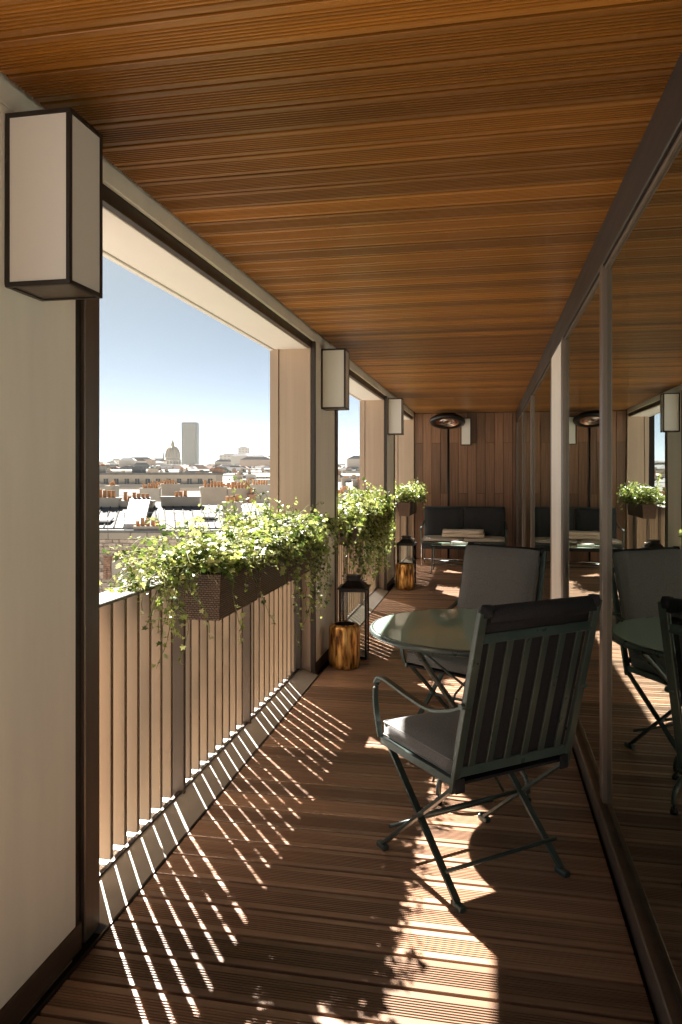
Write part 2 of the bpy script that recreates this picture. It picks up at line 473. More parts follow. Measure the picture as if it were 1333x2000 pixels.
# ---- railings
SLAT_P = 0.107
sl_me = MB().box(-0.0300, 0.0300, -0.011, 0.011, 0.0, 0.955).mesh('slat', 'slat_metal', 0.0012)
po_me = MB().box(-0.028, 0.040, -0.012, 0.012, 0.0, 0.99).mesh('post', 'post_brown', 0.0015)
RL = ['bronze slatted railing in the nearest opening, below the long wicker planters',
      'bronze slatted railing in the second opening, half hidden by trailing ivy',
      'bronze slatted railing in the farthest opening beside the timber end wall']
BAYS = [(2.265, 5.385), (6.265, 9.375), (10.265, Y1-0.07)]
for k, (a, b) in enumerate(BAYS):
    t = empty('balcony_railing', (-1.40, a, 0)); tag(t, RL[k], 'railing', 'bronze balcony railings')
    y = a+0.03; i = 0
    # sloping metal sill
    mb = MB(); ln = b-a
    prof = [(0.172, 0.004), (0.03, 0.047), (-0.20, 0.047), (-0.20, -0.3), (0.172, -0.02)]
    mb.prism([(x, 0.001, z) for x, z in prof], (0, ln-0.002, 0)); mb.build('base_sill', 'sill_metal', t, 0.002)
    MB().box(0.018, 0.034, 0.002, ln-0.002, 0.0475, 0.056).build('bottom_rail', 'dark_bronze', t)
    MB().box(-0.072, 0.052, 0.001, ln-0.001, 1.022, 1.036).build('top_rail', 'rail_metal', t, 0.003)
    posts = [0.02] + [0.075+SLAT_P*round((q_-0.075)/SLAT_P) for q_ in (ln*0.33-0.09, ln*0.635-0.08)] + [ln-0.03]
    for p_ in posts:
        link('post', po_me, t, (0.005, p_, 0.032))
    y = 0.075
    while y < ln-0.05:
        if min(abs(y-p_) for p_ in posts) > 0.03:
            link('slat', sl_me, t, (0, y, 0.066))
        y += SLAT_P
# dark joint between deck and sill
j = MB().box(-1.232, -1.226, Y0, Y1, -0.02, 0.006).build('deck_edge_strip', 'dark_bronze')
tag(j, 'dark metal strip edging the deck along the railings', 'edging')

# ---- glass wall
t = empty('glass_wall', (XG, Y0, 0)); tag(t, 'dark framed floor to ceiling glass wall along the right side', 'glass wall')
def g(name, m_, x0, x1, y0, y1, z0, z1, bv=0.002):
    return MB().box(x0-XG, x1-XG, y0-Y0, y1-Y0, z0, z1).build(name, m_, t, bv)
g('sill_frame', 'bronze', 0.462, 0.505, Y0, Y1-0.002, -0.02, 0.085, 0.004)
g('sill_frame', 'bronze', 0.507, 0.60, Y0, Y1-0.002, -0.02, 0.112, 0.004)
g('head_frame', 'head_black', 0.470, 0.60, Y0, Y1-0.002, 2.375, ZC+0.02, 0.004)
g('head_frame', 'bronze', 0.482, 0.52, Y0, Y1-0.002, 2.358, 2.373, 0.002)
MULL = [(-0.30, -0.18), (3.285, 3.365), (4.97, 5.09), (5.87, 5.95), (8.55, 8.68), (10.7, 10.8), (12.88, 12.99)]
for a, b in MULL:
    g('mullion', 'bronze', 0.472, 0.56, a, b, 0.1125, 2.374, 0.003)
edges = [Y0] + [e for ab in MULL for e in ab]
for i in range(0, len(edges)-1, 2):
    a, b = edges[i], edges[i+1]
    if abs(a-5.09) < 0.01: continue
    g('pane', 'window_glass', 0.492, 0.504, a+0.001, b-0.001, 0.1125, 2.3575, 0)
wp = MB().box(0, 0.08, 0.003, 0.777, 0.1, 2.373).build('white_panel', 'cream_panel', None, 0.002, loc=(0.474, 5.09, 0.0))
tag(wp, 'white painted panel standing between two glazed parts of the glass wall', 'wall panel')

# ---- the room behind the glass
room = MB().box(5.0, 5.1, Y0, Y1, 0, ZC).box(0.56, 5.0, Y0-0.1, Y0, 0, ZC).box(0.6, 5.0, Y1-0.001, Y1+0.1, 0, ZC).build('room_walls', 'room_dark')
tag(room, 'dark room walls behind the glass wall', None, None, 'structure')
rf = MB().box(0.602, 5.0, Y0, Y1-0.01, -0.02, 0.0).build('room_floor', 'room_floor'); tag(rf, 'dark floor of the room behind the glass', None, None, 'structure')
def curtain(y0, y1, x, label):
    mb = MB(); n_ = int((y1-y0)/0.012)
    rr = random.Random(int(y0*100)); ph = rr.random()*6
    cols = []
    for i in range(n_+1):
        y = y0+(y1-y0)*i/n_
        dx = 0.035*math.sin(i*0.75+ph+0.8*math.sin(i*0.13))+0.012*math.sin(i*0.31)
        cols.append((x+dx, y))
    b = 0
    for (xx, yy) in cols: mb.v += [(xx, yy, 0.02), (xx*1.0, yy, ZC-0.05)]
    for i in range(n_):
        mb.f.append((2*i, 2*i+2, 2*i+3, 2*i+1)); mb.sm.append(True)
    o = mb.build('curtain', 'curtain'); tag(o, label, 'curtain', 'green curtains behind the glass')
curtain(2.75, 3.9, 0.66, 'green curtain hanging behind the nearest glass pane')
curtain(4.1, 4.9, 0.66, 'green curtain hanging behind the glass just before the white panel')

# ---- timber end wall
ew = MB().box(-1.7, 5.0, 0.024, 0.25, -0.3, ZC+0.3).build('end_wall', 'dark_under', loc=(0, Y1, 0))
tag(ew, 'end wall of upright reddish brown timber boards behind the sofa', 'wall')
x = -1.255; bw = 0.152; rnd = random.Random(8); i = 0
while x < 0.47:
    zj = 2.02 if i % 2 == 0 else (1.15 if rnd.random() < 0.3 else None)
    x1 = min(x+bw-0.006, 0.468)
    zs = [0.0] + ([zj] if zj else []) + [ZC-0.004]
    for a, b in zip(zs[:-1], zs[1:]):
        MB().box(x, x1, 0, 0.022, a+0.002, b-0.002).build('plank', 'wall_wood', ew, 0.002, loc=(0, -rnd.uniform(0, 0.002), 0))
    x += bw; i += 1

# ------------------------------------------------------------------ wall lamps
def wall_lamp(loc, rz, label):
    """back on local x=0 plane, sticks out along +x; z=0 is its bottom"""
    t = empty('wall_lamp', loc, rz); tag(t, label, 'lamp', 'box wall lamps')
    D, Wd, H, e = 0.19, 0.17, 0.462, 0.012
    fr = MB()
    for y in (0, Wd-e):
        for x in (0.0, D-e):
            fr.box(x, x+e, y, y+e, e, H-e)
    for z in (0, H-e):
        fr.box(0, D, 0, e, z, z+e); fr.box(0, D, Wd-e, Wd, z, z+e)
        fr.box(0, e, e, Wd-e, z, z+e); fr.box(D-e, D, e, Wd-e, z, z+e)
    fr.build('frame', 'lamp_frame', t, 0.0012)
    MB().box(e, D-e, e, Wd-e, 0.004, 0.008).build('bottom_plate', 'bronze', t)
    MB().box(e, D-e, e, Wd-e, H-0.008, H-0.004).build('top_plate', 'bronze', t)
    MB().box(e+0.001, D-e-0.001, 0.003, 0.006, e+0.001, H-e-0.001).build('panel', 'lamp_milk', t)
    MB().box(e+0.001, D-e-0.001, Wd-0.006, Wd-0.003, e+0.001, H-e-0.001).build('panel', 'lamp_milk', t)
    MB().box(D-0.006, D-0.003, e+0.001, Wd-e-0.001, e+0.001, H-e-0.001).build('panel', 'lamp_milk', t)
    MB().box(0.001, 0.004, e, Wd-e, e, H-e).build('back_plate', 'cream_panel', t)
    MB().box(0.06, 0.13, 0.05, 0.12, 0.009, 0.06).build('lamp_holder', 'cream_panel', t, 0.004)
    return t
ZL = 1.994
wall_lamp((XW+0.001, 1.77, ZL), 0, 'largest white box lamp with dark frame, on the pier nearest the camera')
wall_lamp((XW+0.001, 5.60, ZL), 0, 'white box lamp with dark frame on the pier past the first opening')
wall_lamp((XW+0.001, 9.47, ZL), 0, 'small looking white box lamp on the farthest cream pier')
wall_lamp((-0.45, Y1-0.003, ZL-0.02), R(-90), 'white box lamp on the timber end wall behind the heater')

# ------------------------------------------------------------------ patio chairs
def bez(p, n=10):
    """Catmull-Rom through points"""
    P = [Vector(x) for x in p]; out = []
    for i in range(len(P)-1):
        a = P[max(i-1, 0)]; b = P[i]; c = P[i+1]; d = P[min(i+2, len(P)-1)]
        for k in range(n):
            t = k/n
            out.append(0.5*((2*b)+(c-a)*t+(2*a-5*b+4*c-d)*t*t+(3*b-a-3*c+d)*t**3))
    out.append(P[-1]); return out

def make_chair(loc, facing, label):
    """local: +y is the facing direction, x to the chair's right, origin on floor centre"""
    rz = math.atan2(facing[1], facing[0]) - math.pi/2
    t = empty('patio_chair', loc, rz); tag(t, label, 'chair', 'folding patio chairs with grey cushions')
    hw = 0.255; yf, yb = 0.245, -0.245     # half width, front, back
    zs = 0.425
    top = (-0.152-0.245, 1.045)
    def stile(z):  # y of stile at height z
        return yb - 0.152*(z-0.45)/0.6
    cm = 'chair_metal'
    for s in (-1, 1):
        x = s*hw
        # x legs (flat bars)
        MB().tube([(x, yf-0.01, 0.022), (x, yb+0.0, zs)], 0, flat=(0.006, 0.013), up=(1, 0, 0)).build('leg', cm, t, 0.001)
        xi = x - s*0.016
        MB().tube([(xi, yb+0.01, 0.022), (xi, yf-0.03, zs)], 0, flat=(0.006, 0.013), up=(1, 0, 0)).build('leg', cm, t, 0.001)
        for (fx, fy) in ((x, yf-0.005), (xi, yb+0.005)):
            MB().box(fx-0.014, fx+0.014, fy-0.03, fy+0.03, 0.0, 0.024).build('foot', cm, t, 0.006, 2)
        MB().tube([(x-s*0.03, 0.0, 0.223), (x+s*0.01, 0.0, 0.223)], 0.009).build('pivot', cm, t)
        # seat side rail
        MB().tube([(x, yf, zs+0.008), (x, yb, zs+0.012)], 0, flat=(0.008, 0.014), up=(0, 0, 1)).build('seat_rail', cm, t, 0.001)
        # back stile
        MB().tube([(x, stile(0.40), 0.40), (x, stile(1.05), 1.05)], 0, flat=(0.009, 0.016), up=(1, 0, 0)).build('back_stile', cm, t, 0.002)
        # arm
        ya = stile(0.72)
        pts = bez([(x+s*0.012, ya, 0.722), (x+s*0.016, ya+0.07, 0.690), (x+s*0.018, ya+0.19, 0.660), (x+s*0.018, ya+0.33, 0.668),
                   (x+s*0.017, yf-0.045, 0.690), (x+s*0.016, yf+0.010, 0.672), (x+s*0.014, yf+0.028, 0.60), (x+s*0.010, yf+0.020, 0.52), (x+s*0.006, yf+0.002, 0.445)], 6)
        ar = MB().tube(pts, 0, flat=(0.012, 0.005), up=(0, -0.3, 1)).build('arm', cm, t, 0.001)
        MB().tube([(x-s*0.004, ya, 0.722), (x+s*0.030, ya, 0.722)], 0.011, 10).build('arm_bolt', cm, ar)
    # stretchers
    MB().tube([(-hw, 0, 0.223), (hw, 0, 0.223)], 0.0085).build('stretcher', cm, t)
    MB().tube([(-hw, yf-0.01-0.1*0.49*1, 0.11), (hw, yf-0.01-0.1*0.49, 0.11)], 0.0075).build('stretcher', cm, t)
    MB().tube([(-hw, yb+0.01+0.1*0.45, 0.11), (hw, yb+0.01+0.1*0.45, 0.11)], 0.0075).build('stretcher', cm, t)
    # back rails
    for z, r_ in ((1.05, 0.012), (0.955, None), (0.475, None)):
        if r_: MB().tube([(-hw, stile(z), z), (hw, stile(z), z)], r_, 10).build('back_rail', cm, t)
        else: MB().tube([(-hw+0.008, stile(z), z), (hw-0.008, stile(z), z)], 0, flat=(0.006, 0.016), up=(0, 0.24, 1)).build('back_rail', cm, t, 0.001)
    for i in range(6):
        x = -hw + (i+0.75)*(2*hw)/6.5
        MB().tube([(x, stile(0.49), 0.49), (x, stile(0.94), 0.94)], 0, flat=(0.004, 0.0135), up=(1, 0, 0)).build('back_slat', cm, t, 0.001)
    # seat base
    MB().box(-hw+0.008, hw-0.008, yb, yf, zs+0.002, zs+0.012).build('seat_base', 'cushion_dark', t)
    # cushions
    c = link('seat_cushion', cushion_mesh('seat_cushion', 'cushion_grey', 2*hw-0.012, 0.485, 0.068, 0.018, 0.022), t, (0, 0.012, zs+0.02))
    for z_ in (0.009, 0.058):
        rr = []
        for (ax, ay) in ((-1, -1), (1, -1), (1, 1), (-1, 1), (-1, -1)):
            rr.append((ax*(hw-0.011), ay*0.236, z_))
        MB().tube(rr, 0.0035, 6, False).build('piping', 'cushion_grey', c)
    th = math.atan2(0.152, 0.6)
    bc = link('back_cushion', cushion_mesh('back_cushion', 'cushion_grey', 2*hw-0.02, 0.60, 0.042, 0.012, 0.016), t)
    bc.location = (0, stile(0.76)+0.012, 0.762)
    bc.rotation_euler = (-math.pi/2+th, 0, 0)
    # cushion back cover seen between the slats, dark
    MB().tube([(0, stile(0.47)+0.0105, 0.47), (0, stile(1.03)+0.0105, 1.03)], 0, flat=(0.003, hw-0.02), up=(1, 0, 0)).build('back_cover', 'cushion_dark', t)
    # hood folded over the top rail, and ties
    z = 1.05; y = stile(z)
    hood = []
    for k in range(9):
        an = math.pi*(k/8) - 0.25
        hood.append((y+0.021*math.cos(an)+0.004, z-0.004+0.021*math.sin(an)))
    hood = [(y+0.028, z-0.075)] + hood + [(y-0.018, z-0.034)]
    mb = MB(); n_ = len(hood)
    for (yy, zz) in hood: mb.v += [(-hw+0.022, yy, zz), (hw-0.022, yy, zz)]
    for k in range(n_-1):
        mb.f.append((2*k, 2*k+1, 2*k+3, 2*k+2)); mb.sm.append(True)
    ho = mb.build('cushion_hood', 'cushion_dark', t)
    so = ho.modifiers.new('s', 'SOLIDIFY'); so.thickness = 0.006
    for s in (-1, 1):
        x = s*(hw-0.018)
        MB().lathe([(0.0, -0.022), (0.019, -0.02), (0.024, 0), (0.019, 0.02), (0.0, 0.022)], 10, (x, y, z-0.001)).build('tie', 'cushion_dark', t)
        MB().box(x-0.025, x+0.016, yb-0.012, yb-0.008, zs-0.022, zs+0.03).build('tie', 'cushion_dark', t, 0.002)
    return t
make_chair((-0.064, 2.93, 0), (-0.626, 0.78), 'dark green folding chair seen from behind, in front of the glass table')
make_chair((-0.105, 4.22, 0), (-0.517, -0.856), 'dark green folding chair with grey back cushion, beyond the glass table')

# ------------------------------------------------------------------ round glass table
t = empty('round_table', (-0.07, 3.655, 0)); tag(t, 'round green glass table on curved dark metal legs between two chairs', 'table')
mb = MB(); RT = 0.50
mb.lathe([(0.0, 0.748), (RT-0.02, 0.748), (RT-0.02, 0.757), (0.0, 0.757)], 72, smooth=False); mb.build('glass_top', 'table_glass', t)
rim = []
for k in range(13):
    an = 2*math.pi*k/12
    rim.append((RT-0.012+0.013*math.cos(an), 0.742+0.015*math.sin(an)))
MB().lathe(rim, 72).build('rim', 'table_metal', t)
for k in range(4):
    an = R(45+14+90*k)
    def P(r, z, da=0.0): return (r*math.cos(an+da), r*math.sin(an+da), z)
    pts = bez([P(0.475, 0.735), P(0.36, 0.62), P(0.22, 0.47), P(0.115, 0.36), P(0.105, 0.27), P(0.16, 0.20), P(0.24, 0.15), P(0.285, 0.09), P(0.29, 0.0)], 6)
    lg = MB().tube(pts, 0.0125, 10).build('leg', 'table_metal', t)
    MB().lathe([(0.0, 0.0), (0.017, 0.0), (0.018, 0.012), (0.013, 0.02)], 12, P(0.29, 0.0)).build('foot', 'black_metal', lg)
    MB().tube([P(0.44, 0.728), P(0.13, 0.40, 1.3), P(0.23, 0.05, 1.57+1.2)], 0.006, 6).build('brace', 'table_metal', t)
ring = [(0.098*math.cos(2*math.pi*k/32), 0.098*math.sin(2*math.pi*k/32), 0.31) for k in range(33)]
MB().tube(ring, 0.008, 8, False).build('ring', 'table_metal', t)

# ------------------------------------------------------------------ gold pots and lanterns
def gold_pot(loc, label, seed):
    t = empty('gold_stool', loc, seed*1.1); tag(t, label, 'stool', 'gold bark pots beside the lanterns')
    rr = random.Random(seed); ph = [rr.random()*6.3 for _ in range(4)]
    wob = lambda an, z: 1+0.018*math.sin(3*an+ph[0])+0.014*math.sin(7*an+ph[1]+z*3)+0.010*math.sin(13*an+ph[2])
    prof = [(0.0, 0.0), (0.09, 0.0), (0.112, 0.012), (0.12, 0.04), (0.121, 0.15), (0.12, 0.29), (0.117, 0.315), (0.104, 0.333), (0.084, 0.338), (0.079, 0.336)]
    MB().lathe(prof, 48, wob=wob).build('body', 'gold_bark', t)
    MB().lathe([(0.079, 0.336), (0.076, 0.30), (0.06, 0.26), (0.0, 0.25)], 48, wob=wob).build('opening', 'dark_under', t)
    return t
gold_pot((-1.085, 5.66, 0), 'gold bark textured pot in front of the nearer black lantern', 1)
gold_pot((-1.05, 9.60, 0), 'gold bark textured pot in front of the farther black lantern', 2)

def lantern(loc, rz, label):
    t = empty('floor_lantern', loc, rz); tag(t, label, 'lantern', 'black floor lanterns')
    h, w_, e = 0.56, 0.105, 0.008
    for sx in (-1, 1):
        for sy in (-1, 1):
            MB().box(sx*w_-e, sx*w_+e, sy*w_-e, sy*w_+e, 0.0, h).build('corner_post', 'black_metal', t, 0.001)
    MB().box(-w_+e, w_-e, -w_+e, w_-e, 0.012, 0.022).build('base_plate', 'black_metal', t)
    for (x0, x1, y0, y1) in ((-w_+e, w_-e, -w_-e+.001, -w_+e-.001), (-w_+e, w_-e, w_-e+.001, w_+e-.001), (-w_-e+.001, -w_+e-.001, -w_+e, w_-e), (w_-e+.001, w_+e-.001, -w_+e, w_-e)):
        MB().box(x0, x1, y0, y1, 0.008, 0.024).build('rail', 'black_metal', t)
        MB().box(x0, x1, y0, y1, h-0.02, h-0.001).build('rail', 'black_metal', t)
        mx, my = (x0+x1)/2, (y0+y1)/2
        if x1-x0 > y1-y0: MB().box(x0, x1, my-0.0015, my+0.0015, 0.025, h-0.021).build('pane', 'lantern_glass', t)
        else: MB().box(mx-0.0015, mx+0.0015, y0, y1, 0.025, h-0.021).build('pane', 'lantern_glass', t)
    # cap: eave plate, pyramid, neck, lid
    cp = MB(); W2 = w_+0.022
    cp.box(-W2, W2, -W2, W2, h+0.0005, h+0.012); cp.build('eave', 'black_metal', t, 0.002)
    mb = MB(); b0 = [(-w_, -w_), (w_, -w_), (w_, w_), (-w_, w_)]; s_ = 0.055
    lo = [(x, y, h+0.0125) for x, y in b0]; hi = [(x/w_*s_, y/w_*s_, h+0.062) for x, y in b0]
    mb.v = lo+hi; mb.f = [(0,1,5,4),(1,2,6,5),(2,3,7,6),(3,0,4,7),(4,5,6,7)]; mb.sm = [False]*5
    mb.build('roof', 'black_metal', t)
    MB().box(-s_+.003, s_-.003, -s_+.003, s_-.003, h+0.0625, h+0.09).build('vent', 'black_metal', t, 0.002)
    MB().box(-s_-.006, s_+.006, -s_-.006, s_+.006, h+0.0905, h+0.102).build('lid', 'black_metal', t, 0.002)
    hd = [(0.075*math.cos(a_), 0, h+0.05+0.035*math.sin(a_)) for a_ in [R(-20+k*(220/16)) for k in range(17)]]
    hd = [(0.1*math.cos(R(180*k/16)), 0.062, h+0.06-0.045*math.sin(R(180*k/16))*0.2) for k in range(17)]
    MB().tube(hd, 0.004, 6).build('handle', 'steel', t)
    MB().lathe([(0.0, 0.023), (0.032, 0.023), (0.032, 0.12), (0.028, 0.124), (0.0, 0.118)], 20).build('candle', 'paper', t)
lantern((-1.075, 6.02, 0), R(4), 'black glazed floor lantern behind the nearer gold pot')
lantern((-1.065, 9.94, 0), R(-3), 'black glazed floor lantern behind the farther gold pot')

# ------------------------------------------------------------------ sofa, blanket, coffee table, heater
t = empty('garden_sofa', (-0.385, 12.34, 0)); tag(t, 'two seat garden sofa with navy cushions against the timber wall', 'sofa')
hw = 0.66
for s in (-1, 1):
    x = s*hw
    for y in (-0.32, 0.27):
        MB().tube([(x, y, 0.0), (x, y+0.01, 0.40)], 0.011, 8).build('leg', 'steel' if y < 0 else 'chair_metal', t)
    MB().tube(bez([(x, -0.33, 0.40), (x+s*0.01, -0.34, 0.55), (x+s*0.012, -0.30, 0.625), (x+s*0.012, -0.1, 0.63), (x+s*0.01, 0.16, 0.66), (x, 0.27, 0.70)], 6), 0, flat=(0.013, 0.006), up=(0, 0.3, 1)).build('armrest', 'chair_metal', t)
    MB().tube([(x, 0.25, 0.38), (x, 0.38, 0.93)], 0.012, 8).build('back_post', 'chair_metal', t)
    lb = link('back_cushion', cushion_mesh('back_cushion', 'cushion_navy', 0.645, 0.50, 0.09, 0.02, 0.03), t)
    lb.location = (s*0.328, 0.235, 0.675); lb.rotation_euler = (math.pi/2-0.2, 0, 0)
    sc = link('seat_cushion', cushion_mesh('seat_cushion', 'cushion_light', 0.648, 0.56, 0.055, 0.012, 0.02), t, (s*0.329, -0.04, 0.405))
MB().box(-hw+.01, hw-.01, -0.33, 0.27, 0.375, 0.402).build('seat_frame', 'chair_metal', t, 0.004)
MB().box(-hw+.01, hw-.01, -0.332, -0.318, 0.285, 0.374).build('valance', 'cushion_navy', t, 0.004)
MB().tube([(-hw, -0.31, 0.12), (hw, -0.31, 0.12)], 0.008).build('stretcher', 'steel', t)
MB().tube([(-hw, 0.38, 0.93), (hw, 0.38, 0.93)], 0.011).build('back_rail', 'chair_metal', t)

bl = MB()
def fold(mb, z0, h, w2, d2, sk):
    pr = []
    for k in range(9):
        an = -math.pi/2 + math.pi*k/8
        pr.append((-d2-h*0.5*math.cos(an), z0+h/2+h*0.5*math.sin(an)))
    pr += [(d2+sk, z0+h-0.004), (d2+sk, z0+0.004)]
    n_ = len(pr); b = len(mb.v); NX = 9
    for i in range(NX):
        x = -w2+2*w2*i/(NX-1)
        for (y, z) in pr: mb.v.append((x, y+0.006*math.sin(i*1.3+z0*40), z+0.004*math.sin(i*0.9+y*8+z0*30)))
    for i in range(NX-1):
        for k in range(n_):
            k2 = (k+1) % n_
            mb.f.append((b+i*n_+k, b+i*n_+k2, b+(i+1)*n_+k2, b+(i+1)*n_+k)); mb.sm.append(True)
    mb.f.append(tuple(b+k for k in reversed(range(n_)))); mb.sm.append(False)
    mb.f.append(tuple(b+(NX-1)*n_+k for k in range(n_))); mb.sm.append(False)
t = empty('folded_blanket', (-0.39, 12.22, 0.473)); tag(t, 'beige folded blanket lying on the sofa seat', 'blanket')
for q_ in range(2):
    mb = MB(); fold(mb, q_*0.058, 0.056, 0.335-0.012*q_, 0.15, 0.01*q_); mb.build('fold', 'blanket', t)

t = empty('coffee_table', (-0.47, 11.42, 0)); tag(t, 'low dark coffee table with thin legs in front of the sofa', 'coffee table')
MB().box(-0.37, 0.37, -0.24, 0.24, 0.395, 0.418).build('top', 'black_metal', t, 0.004)
MB().box(-0.36, 0.36, -0.23, 0.23, 0.4185, 0.424).build('glass_top', 'table_glass', t)
for sx in (-1, 1):
    for sy in (-1, 1):
        MB().tube(bez([(sx*0.34, sy*0.21, 0.395), (sx*0.35, sy*0.215, 0.2), (sx*0.355, sy*0.225, 0.03), (sx*0.375, sy*0.24, 0.0)], 4), 0.009, 8).build('leg', 'chair_metal', t)
for sy in (-1, 1): MB().tube([(-0.35, sy*0.217, 0.14), (0.35, sy*0.217, 0.14)], 0.007).build('stretcher', 'chair_metal', t)
bk = empty('book', (-0.42, 11.40, 0.4255), R(8)); tag(bk, 'white closed book lying on the low coffee table', 'book')
MB().box(-0.12, 0.12, -0.085, 0.085, 0.003, 0.037).build('pages', 'paper', bk, 0.001)
MB().box(-0.123, 0.125, -0.088, 0.088, 0.0375, 0.041).box(-0.123, 0.125, -0.088, 0.088, -0.001, 0.0025).build('cover', 'white_block', bk, 0.001)

t = empty('patio_heater', (-0.66, 12.82, 0)); tag(t, 'standing patio heater with round black hood on a thin pole behind the sofa', 'heater')
MB().lathe([(0.0, 0.0), (0.15, 0.0), (0.155, 0.02), (0.14, 0.035), (0.03, 0.05), (0.0, 0.05)], 28).build('base', 'black_metal', t)
MB().tube([(0, 0, 0.05), (0, 0, 2.36)], 0.019, 12).build('pole', 'black_metal', t)
def tilt(o, ang, loc):
    o.rotation_euler = (ang, 0, 0); o.location = loc
HL = (0.0, -0.30, 2.36); TA = R(-17)
ho = MB().lathe([(0.0, 0.11), (0.10, 0.105), (0.22, 0.075), (0.29, 0.02), (0.295, -0.01), (0.285, -0.03), (0.235, -0.035), (0.19, -0.02)], 44).build('hood', 'black_metal', t); tilt(ho, TA, HL)
MB().lathe([(0.19, -0.02), (0.16, 0.0), (0.08, 0.02), (0.0, 0.025)], 44).build('reflector', 'copper', ho)
el = [(0.13*math.cos(a_*0.2), 0.13*math.sin(a_*0.2), -0.012) for a_ in range(33)]
MB().tube(el, 0.009, 8, False).build('heating_element', 'steel', ho)
el = [(0.07*math.cos(a_*0.2), 0.07*math.sin(a_*0.2), -0.006) for a_ in range(33)]
MB().tube(el, 0.009, 8, False).build('heating_element', 'steel', ho)
MB().tube([(0, 0, 2.33), (0, -0.1, 2.43), (0, -0.26, 2.44)], 0.016, 8).build('hood_arm', 'black_metal', t)

# ------------------------------------------------------------------ wicker planters
def wicker_box(name, parent, L, Wd, H, taper=0.012):
    """long axis y from 0..L, x from -Wd..0, z 0..H, with uv in metres"""
    bm = bmesh.new(); uvl = bm.loops.layers.uv.new('UVMap')
    lo = [(-Wd+taper, taper, 0), (-taper, taper, 0), (-taper, L-taper, 0), (-Wd+taper, L-taper, 0)]
    hi = [(-Wd, 0, H), (0, 0, H), (0, L, H), (-Wd, L, H)]
    hi2 = [(-Wd+.012, .012, H), (-.012, .012, H), (-.012, L-.012, H), (-Wd+.012, L-.012, H)]
    dn = [(-Wd+.014, .014, H-.05), (-.014, .014, H-.05), (-.014, L-.014, H-.05), (-Wd+.014, L-.014, H-.05)]
    V = [[bm.verts.new(p) for p in ring] for ring in (lo, hi, hi2, dn)]
    lens = [Wd, L, Wd, L]
    for i in range(4):
        j = (i+1) % 4; off = i*0.313
        for r0, r1, v0, v1 in ((0, 1, 0, H), (1, 2, H, H+.012), (2, 3, H+.02, H+.07)):
            f = bm.faces.new((V[r0][i], V[r0][j], V[r1][j], V[r1][i]))
            for lp, uv in zip(f.loops, ((off, v0), (off+lens[i], v0), (off+lens[i], v1), (off, v1))): lp[uvl].uv = uv
    bm.faces.new(list(reversed(V[0])))
    me = bpy.data.meshes.new(name); bm.to_mesh(me); bm.free(); me.materials.append(M['wicker'])
    return link(name, me, parent)

XP = -1.122; PW = 0.18; PLN = 0.575; PH = 0.20; PZ = 0.865
PLANTER_Y = [3.03, 3.615, 4.20, 6.45, 7.035, 7.62, 10.95, 11.54]
PLAB = ['brown wicker planter nearest the camera, hung on the railing', 'brown wicker planter, middle one in the nearest opening',
        'brown wicker planter, third one in the nearest opening, beside the tan reveal', 'brown wicker planter, first one behind the nearer lantern',
        'brown wicker planter, middle one in the second opening', 'brown wicker planter, last one in the second opening',
        'brown wicker planter in the farthest opening, the nearer of two', 'brown wicker planter in the farthest opening, next to the end wall']
for y, lab in zip(PLANTER_Y, PLAB):
    t = empty('wicker_planter', (XP, y, PZ)); tag(t, lab, 'planter', 'wicker planters along the railings')
    wicker_box('basket', t, PLN-0.008, PW, PH)
    MB().box(-PW+.016, -.016, .016, PLN-.024, PH-.045, PH-.03).build('soil', 'soil', t)
    for yy in (0.12, PLN-0.14):
        MB().tube([(-PW+0.004, yy, 0.06), (-PW-0.020, yy, PH-0.02), (-PW-0.026, yy, PH+0.01), (-PW-0.16, yy, PH+0.01), (-PW-0.17, yy, PH-0.04)], 0, flat=(0.011, 0.002), up=(0, 1, 0)).build('hook', 'black_metal', t)

# ------------------------------------------------------------------ ivy
LEAF = [(0, 0), (-.20, -.16), (-.46, -.02), (-.30, .16), (-.50, .42), (-.20, .44), (0, .86), (.20, .44), (.50, .42), (.30, .16), (.46, -.02), (.20, -.16)]
def leaf_tint(rr):
    k = rr.random()
    if k < 0.36: c = Vector((0.36, 0.38, 0.17))      # cream green, variegated
    elif k < 0.72: c = Vector((0.19, 0.24, 0.060))
    else: c = Vector((0.06, 0.095, 0.026))
    return c * rr.uniform(0.75, 1.25)

def leaf_geo(V, F, C, pos, nrm, tip, size, rr):
    z = nrm.normalized(); y = (tip - z*tip.dot(z))
    if y.length < 1e-4: y = Vector((1, 0, 0)) - z*z.x
    y.normalize(); x = y.cross(z)
    b = len(V); fold = rr.uniform(0.10, 0.30); curl = rr.uniform(-0.35, 0.1)
    V.append(pos + y*(0.30*size)); 
    for (lx, ly) in LEAF:
        V.append(pos + x*(lx*size) + y*(ly*size) + z*((abs(lx)*fold + (ly*ly)*curl*0.5)*size))
    col = leaf_tint(rr); n_ = len(LEAF)
    for i in range(n_):
        F.append((b, b+1+i, b+1+(i+1) % n_))
    edge = col*rr.uniform(1.0, 1.35) if rr.random() < 0.5 else col*0.9
    C.append(col)
    for i in range(n_): C.append(edge)

def leaf_mesh(name, V, F, C):
    me = bpy.data.meshes.new(name); me.from_pydata([tuple(v) for v in V], [], F)
    a = me.color_attributes.new('tint', 'FLOAT_COLOR', 'POINT')
    buf = []
    for c in C: buf += [c[0], c[1], c[2], 1.0]
    a.data.foreach_set('color', buf)
    me.materials.append(M['ivy']); return me

